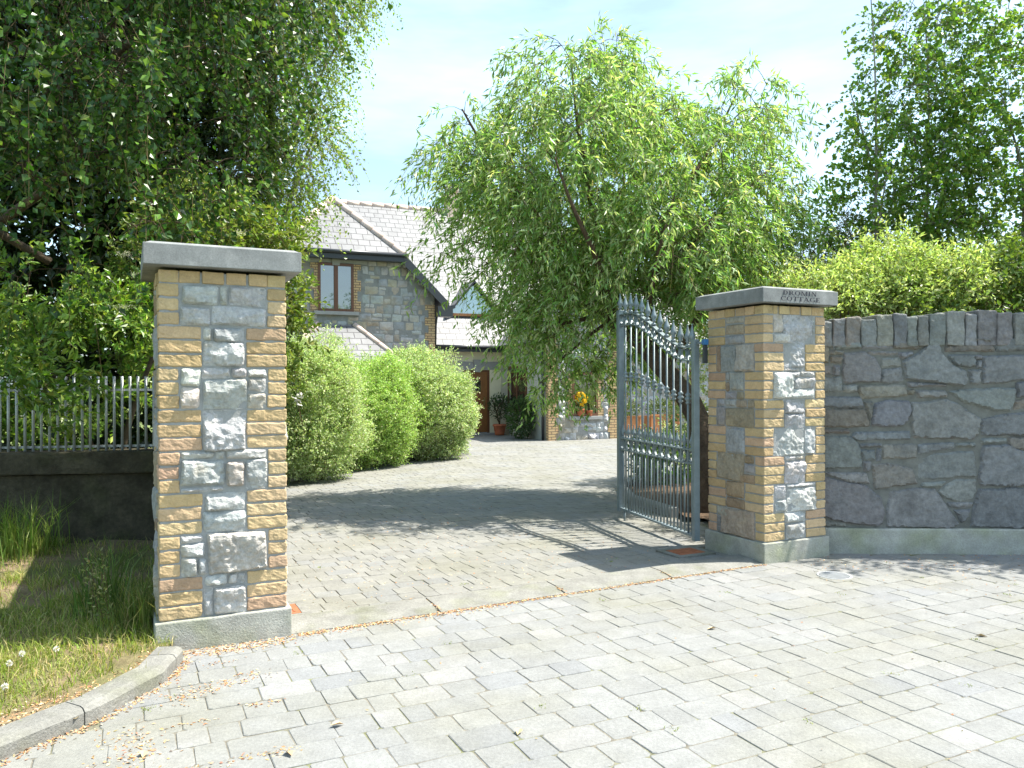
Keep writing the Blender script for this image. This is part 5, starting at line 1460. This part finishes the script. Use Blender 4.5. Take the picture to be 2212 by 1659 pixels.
leafy('bamboo', 'feathery brownish bamboo between the willow and the birches', 'plant', (3.9, 10.2, 0), [([(3.9, 10.2, 0), (3.85, 10.2, 1.4), (3.75, 10.1, 2.8)], .02, .005), ([(4.1, 10.2, 0), (4.2, 10.2, 1.4), (4.15, 10.1, 2.9)], .02, .005), ([(3.7, 10.2, 0), (3.6, 10.2, 1.4), (3.5, 10.1, 2.5)], .02, .005)],
      [(1780, 570, 10, 70, 60, .4), (1830, 530, 10, 50, 60, .4), (1740, 620, 10, 60, 40, .4), (1800, 640, 10, 100, 60, .4)], 420, .32, 13, .6, .10, .13, (.20, .165, .06), (.13, .18, .045), .4, M['willow_leaf'], M['bark_dark'], up=.3, splay=.55)
leafy('garden_tree', 'bushy mid-green tree behind the lettered pillar, below the willow', 'tree', (3.2, 12.2, 0), [([(3.2, 12.2, -.1), (3.2, 12.2, 1.4), (3.3, 12.1, 2.6)], .05, .015)],
      [(1600, 610, 12, 120, 60, .6), (1640, 680, 12, 110, 70, .6), (1560, 700, 12.1, 60, 90, .4), (1690, 640, 12, 70, 50, .4)], 900, .30, 14, .3, .075, .34, (.25, .35, .09), (.36, .42, .13), .25, M['plain_leaf'], M['bark_dark'])

# --- bed under the willow
mb = MB()
bed = [(x + .08, y) for x, y in BED] + [(9, 13.4), (9, 7.1), (2.2, 7.0), (1.75, 7.1)]
for i in range(6, 46):
    for j in range(34, 68):
        x, y = i * .2, j * .2
        if inside(bed, x + .1, y + .1):
            mb.poly([(a, b, ground(a, b) + .05 + .03 * noise.noise((a * 2.2, b * 2.2, 3))) for a, b in ((x, y), (x + .2, y), (x + .2, y + .2), (x, y + .2))], smooth=True)
tag(mb.build('planting_bed_soil', M['soil']), kind='structure')
shrub('bed_plant', 'low bright green clump in the soil bed, seen through the gate bars', [(1420, 985, 11.2, 42, 45, .35), (1400, 1010, 11.0, 35, 25, .25)], 260, .06, (2.0, 11.2, -.05), (.08, .17, .03), (.12, .22, .05), .3, 'plants in the bed under the willow', 'plant', mt='plain_leaf', shell=.1)
shrub('bed_plant', 'whitish-green variegated plant behind the willow trunk, beside the lettered pillar', [(1500, 940, 12.2, 50, 80, .4), (1450, 960, 12.6, 50, 60, .4), (1540, 900, 12.2, 60, 100, .4)], 420, .055, (2.9, 12.3, -.05), (.30, .35, .17), (.50, .50, .34), .4, 'plants in the bed under the willow', 'plant', shell=.1)

# --- pots and plants by the house
def pot(name, c, h, r, label, cat, plantf, mt='clay', group=None):
    root = empty(name, c, label, cat, group)
    mb = MB(); mb.lathe(c, [(r * .7, 0), (r * .78, h * .2), (r * .95, h * .78), (r * 1.06, h * .80), (r * 1.08, h * .97), (r * 1.0, h), (r * .9, h * .97), (r * .86, h * .85), (.001, h * .85)], 20); mb.build('pot', M[mt], root)
    plantf(root, Vector(c) + Z * h); return root
def small_plant(fol, hh, rr, n, leaf, colr, flower=None, stem=True):
    def f(root, c):
        ca = np.array(c)
        if stem:
            mb = MB()
            for k in range(4): mb.tube([tuple(ca + [0, 0, -.04]), tuple(ca + [random.uniform(-.3, .3) * rr, random.uniform(-.3, .3) * rr, hh * .4]), tuple(ca + [random.uniform(-.6, .6) * rr, random.uniform(-.6, .6) * rr, hh * .8])], .008 + .01 * hh, 6)
            mb.build('stems', M['bark_dark'], root)
        g = norm(rng.normal(size=(n, 3))) * (rng.random((n, 1)) ** .4) * np.array([rr, rr, hh * .42]); g[:, 2] += hh * .58
        leaves('foliage', ca + g, norm(g - [0, 0, hh * .4]) + rng.normal(0, .4, (n, 3)), rng.normal(size=(n, 3)) + [0, 0, 1.2], leaf * rng.uniform(.7, 1.2, n), leaf * .42 * rng.uniform(.8, 1.2, n), leaf_cols(n, colr, .18), M['plain_leaf'], root)
        if flower:
            m_ = 40; g = norm(rng.normal(size=(m_, 3)) + [0, -.4, .5]) * np.array([rr, rr, hh * .45]); g[:, 2] += hh * .62
            k8 = np.repeat(g, 8, 0) + rng.normal(0, .018, (m_ * 8, 3))
            leaves('blossom', ca + k8, rng.normal(size=(m_ * 8, 3)), rng.normal(size=(m_ * 8, 3)), np.full(m_ * 8, .05), np.full(m_ * 8, .04), leaf_cols(m_ * 8, flower, .1), M['petal'], root)
    return f
pot('potted_shrub', H(2.18, .25, -.17), .34, .20, 'dark green shrub in a clay pot on the ground beside the front door', 'potted plant', small_plant(0, .95, .36, 700, .09, (.035, .075, .02)))
pot('flower_pot', H(3.50, RV + .0 - .05, RW[1] - .0), .21, .125, 'terracotta pot of yellow flowers on the cottage window sill', 'potted plant', small_plant(0, .42, .16, 220, .07, (.10, .16, .03), (.85, .55, .02)), group='pots on the window sill')
pot('flower_pot', H(3.78, RV - .04, RW[1] - .0), .16, .10, 'smaller darker pot beside the yellow flowers on the window sill', 'potted plant', small_plant(0, .40, .14, 200, .07, (.15, .19, .04)), group='pots on the window sill')
pb = empty('climbing_shrub', H(2.2, -1.5, -.18), 'dark bushy shrub growing against the shaded side of the cottage wing', 'shrub')
ce = np.array(H(2.12, -1.55, .35)); n = 1700
g = norm(rng.normal(size=(n, 3))) * (rng.random((n, 1)) ** .4) * np.array([.42, .5, .62]) + [0, 0, 0.1]
leaves('foliage', ce + g, norm(g) + rng.normal(0, .4, (n, 3)), rng.normal(size=(n, 3)) + [0, 0, 1.2], .10 * rng.uniform(.7, 1.2, n), .045 * rng.uniform(.8, 1.2, n), leaf_cols(n, (.05, .10, .025), .2), M['plain_leaf'], pb)
mb = MB()
for k in range(5): mb.tube([tuple(ce + [0, 0, -.55]), tuple(ce + [random.uniform(-.2, .2), random.uniform(-.2, .2), 0]), tuple(ce + [random.uniform(-.3, .3), random.uniform(-.3, .3), .5])], .012, 6)
mb.build('stems', M['bark_dark'], pb)
# timber planters in front of the recessed range
for (s_, v_, w_, lab) in ((5.0, -1.4, 1.3, 'orange-brown timber planter beside the corner of the cottage wing'), (7.0, -.9, 1.1, 'orange-brown timber planter with dark greenery, seen through the gate bars')):
    r_ = empty('timber_planter', H(s_ + w_ / 2, v_, -.18), lab, 'planter', 'timber planters by the cottage')
    mb = MB(); mb.rbox(H(s_, v_, -.18), hu * w_, hv * .45, Z * .55, .01, (1, 1, 1), 0); mb.box(H(s_ - .03, v_ - .03, .37), hu * (w_ + .06), hv * .06, Z * .05)
    mb.box(H(s_ - .02, v_ - .02, -.17), hu * .09, hv * .03, Z * .53); mb.box(H(s_ + w_ - .07, v_ - .02, -.17), hu * .09, hv * .03, Z * .53); mb.build('box', M['planter'], r_)
    n = 700; ce = np.array(H(s_ + w_ / 2, v_ + .2, .62))
    g = norm(rng.normal(size=(n, 3))) * (rng.random((n, 1)) ** .4) * np.array([w_ * .5, .25, .3])
    leaves('foliage', ce + g, norm(g) + rng.normal(0, .4, (n, 3)) + [0, 0, .3], rng.normal(size=(n, 3)) + [0, 0, 1], .10 * rng.uniform(.7, 1.2, n), .04 * rng.uniform(.8, 1.2, n), leaf_cols(n, (.09, .13, .03), .2), M['plain_leaf'], r_)

# ------------------------------------------------------------------ grass, weeds, litter
def blades(name, pos, h, w, colr, lean=.35, label=None, kind='stuff', cat=None, parent=None):
    n = len(pos); a = rng.uniform(0, 2 * math.pi, n); ln = rng.normal(0, lean, (n, 2)) * h[:, None]
    s_ = np.stack([np.cos(a), np.sin(a), np.zeros(n)], 1) * w[:, None] * .5
    up = np.zeros((n, 3)); up[:, 2] = h
    off = np.concatenate([ln, np.zeros((n, 1))], 1)
    mid = pos + up * .55 + off * .3; tip = pos + up * (1 - .25 * (np.linalg.norm(ln, axis=1) / h).clip(0, 1.2))[:, None] + off
    v = np.stack([pos - s_, pos + s_, mid + s_ * .75, mid - s_ * .75, tip], 1)
    i = np.arange(n) * 5
    f = np.concatenate([np.stack([i, i + 1, i + 2], 1), np.stack([i, i + 2, i + 3], 1), np.stack([i + 3, i + 2, i + 4], 1)])
    o = mesh_np(name, v.reshape(-1, 3), f, np.repeat(colr, 5, 0), M['grass'], parent)
    if label: tag(o, label, cat, None, kind)
    return o
def vz(x, y): return .055 + .018 * noise.noise((x * 1.7, y * 1.7, 0)) + .03 * smooth01((-2.6 - x) / 1.5)
pts = []
kx = [Vector((x, y, 0)) for x, y in VERGE]
while len(pts) < 70000:
    x, y = rng.uniform(-6.5, -1.7), rng.uniform(1.5, 6.7)
    if not inside(vg, x, y): continue
    dk = min(seg_dist((x, y), VERGE[i], VERGE[i + 1]) for i in range(len(VERGE) - 1))
    patch = noise.noise((x * 1.1, y * 1.1, 5)) + .5 * noise.noise((x * 4, y * 4, 2))
    if dk < .22 + .18 * noise.noise((x * 3, y * 3, 8)) and rng.random() < .96: continue
    if y > 4.75 and patch < .12 and rng.random() < .85: continue
    if patch < -.45 and rng.random() < .8: continue
    pts.append((x, y, vz(x, y) - .01, dk))
pts = np.array(pts); n = len(pts)
h = rng.uniform(.03, .075, n) * (1 + .5 * (pts[:, 3] > .6))
near_p = np.exp(-((pts[:, 0] + 2.05) ** 2 / .05 + (pts[:, 1] - 4.45) ** 2 / .12))
h = h * (1 + 1.8 * near_p * rng.random(n))
c = leaf_cols(n, (.22, .285, .045), .22, (.44, .38, .17), .38)
blades('grass', pts[:, :3], h, rng.uniform(.003, .006, n), c, .55, 'short dry green grass on the verge beside the nearer pillar', 'stuff', 'grass')
# taller clumps
def clump(x, y, n, h0, h1, r, label, colr=(.12, .17, .035), alt=(.30, .27, .10)):
    base = np.stack([rng.normal(x, r, n), rng.normal(y, r, n), np.full(n, .05)], 1)
    o = blades('grass_clump', base, rng.uniform(h0, h1, n), rng.uniform(.004, .009, n), leaf_cols(n, colr, .2, alt, .3), .35)
    tag(o, label, 'grass clump', 'tall grass clumps on the verge')
clump(-2.05, 4.42, 420, .12, .34, .09, 'dry straw-green grass clump against the foot of the nearer pillar')
clump(-2.45, 4.75, 130, .2, .55, .10, 'tall green weed clump in shade left of the nearer pillar', (.09, .15, .03), (.13, .18, .05))
clump(-3.95, 6.2, 420, .25, .60, .16, 'tall bright green grass clump at the foot of the low wall', (.13, .22, .035), (.2, .25, .06))
clump(-4.35, 5.9, 320, .15, .42, .2, 'shorter green weed clump at the left edge, before the low wall', (.12, .20, .035), (.2, .25, .06))
# weed stalk with many small leaves
wd_ = empty('leafy_weed', (-2.28, 4.45, .05), 'leafy weed with pale seed heads standing before the shaded ground', 'weed')
n = 8; b0 = np.stack([rng.normal(-2.28, .04, n), rng.normal(4.45, .03, n), np.full(n, .05)], 1)
pos, ld, nr, ls, ws, path = sprigs(b0, rng.normal(0, .22, (n, 3)) + [0, 0, 1], rng.uniform(.25, .5, n), 26, .12, .03, .4, .8, .3, .012)
leaves('foliage', pos, ld, nr, ls, ws, leaf_cols(len(pos), (.20, .25, .07), .2, (.36, .35, .16), .4), M['grass'], wd_)
stems_np('stalks', path, .003, .0015, M['twig'], wd_)
# daisies
for k, (x, y) in enumerate(((18, 1425), (45, 1405), (120, 1395), (8, 1475))):
    Y = (EYE - .13) * F / (y - CY); p_ = at(x, y, Y)
    d_ = empty('white_clover', (p_.x, p_.y, .055), 'white clover flower head standing in the short verge grass', 'flower', 'white flower heads in the verge')
    mb = MB(); mb.tube([(p_.x, p_.y, .04), (p_.x, p_.y, .115)], .0018, 5); mb.build('stalk', M['twig'], d_)
    n = 60; g = norm(rng.normal(size=(n, 3)))
    leaves('flower', np.array(p_) * [1, 1, 0] + [0, 0, .122] + g * .006, g, rng.normal(size=(n, 3)), np.full(n, .011), np.full(n, .006), leaf_cols(n, (.75, .73, .66), .06), M['petal'], d_)
# dry leaf litter
lit = []
def scatter_line(p, q, n, sd, z=.003):
    t = rng.random(n)[:, None]; P = np.array(p)[None] * (1 - t) + np.array(q)[None] * t
    P = P + np.concatenate([rng.normal(0, sd, (n, 2)), np.zeros((n, 1))], 1); lit.append(P + [0, 0, z])
k0 = LP + U * (W + .05) - V * .03; k1 = RP - U * .02 - V * .03
m1 = k0.lerp(k1, .5)
scatter_line(k0, k1, 1900, .010)
scatter_line(k0, k0.lerp(k1, .35), 500, .05)
for k in range(1, 4):
    c_ = p0 + U * (span * k / npc); dvv = (RP - LP).dot(V) * ((span * k / npc) + W) / (span + W)
    scatter_line(c_ + V * (dvv - .02), c_ + V * (dvv + .25), 60, .006, .02)
for i in range(2, len(VERGE) - 1):
    a_, b_ = VERGE[i], VERGE[i + 1]
    scatter_line((a_[0] + .02, a_[1], 0), (b_[0] + .02, b_[1], 0), 190, .022)
    scatter_line((a_[0] - .20, a_[1] + .02, 0), (b_[0] - .20, b_[1] + .02, 0), 260, .06, .062)
lc = LP - V * .08 - U * .02
scatter_line(lc, LP - V * .06 + U * W, 900, .05)
scatter_line((-1.55, 3.55, 0), (-1.25, 3.85, 0), 220, .05); scatter_line((-1.62, 3.2, 0), (-1.4, 3.0, 0), 160, .06)
for _ in range(10):
    a_ = rng.uniform(0, 6.28); p_ = (rng.uniform(-1.7, -1.0), rng.uniform(2.7, 4.2), 0); scatter_line(p_, (p_[0] + .2 * math.cos(.45), p_[1] + .2 * math.sin(.45), 0), 30, .018)
n = 1500; q_ = np.stack([rng.uniform(2.2, 4.6, n), rng.uniform(5.2, 6.5, n), np.full(n, .003)], 1); lit.append(q_[rng.random(n) < (.15 + .3 * (q_[:, 1] > 5.9))])
n = 900; q_ = np.array([tuple(LP + U * (W + rng.uniform(0, 3.2)) + V * rng.uniform(.3, 4.5)) for _ in range(n)]); q_[:, 2] = [ground(a_, b_) + .003 for a_, b_ in q_[:, :2]]; lit.append(q_)
n = 160; lit.append(np.stack([rng.uniform(-1.5, 4.5, n), rng.uniform(2.4, 6.2, n), np.full(n, .003)], 1))
P = np.concatenate(lit); n = len(P)
dirs = rng.normal(size=(n, 3)) * [1, 1, .18]; nr = rng.normal(0, .35, (n, 3)) + [0, 0, 1]
c = leaf_cols(n, (.40, .22, .10), .25, (.55, .42, .25), .4)
o = leaves('leaf_litter', P, dirs, nr, rng.uniform(.008, .024, n), rng.uniform(.004, .011, n), c, M['litter'], None, fold=.1)
tag(o, 'dry brown leaf litter along the kerbs and paving joints', 'leaf litter', None, 'stuff')
# moss and weeds in the joints
n = 900; P = np.stack([rng.uniform(-1.6, 5.5, n), rng.uniform(2.3, 6.4, n), np.full(n, -.002)], 1)
kk = rng.choice(n, 46); P = np.concatenate([P[k][None] + np.concatenate([rng.normal(0, .018, (14, 2)), np.zeros((14, 1))], 1) for k in kk])
o = blades('moss', P, rng.uniform(.005, .016, len(P)), rng.uniform(.003, .006, len(P)), leaf_cols(len(P), (.22, .26, .06), .2), .8, 'small green weeds sprouting in the paving joints', 'stuff', 'weeds')
# single larger fallen leaves
for (x, y) in ((1545, 1360), (2105, 1378), (615, 1880 / 1.1573), (305, 1637), (740, 1565), (1115, 1590)):
    Y = EYE * F / (y - CY); p_ = at(x, y, Y)
    o = leaves('fallen_leaf', np.array([[p_.x, p_.y, .005]]), np.array([[rng.normal(), rng.normal(), .1]]), np.array([[.2, .3, 1.]]), np.array([.06]), np.array([.034]), leaf_cols(1, (.50, .36, .2), .1), M['litter'], None, fold=.3)
    tag(o, 'curled dry leaf lying alone on the forecourt paving', 'leaf', 'single dry leaves on the paving')
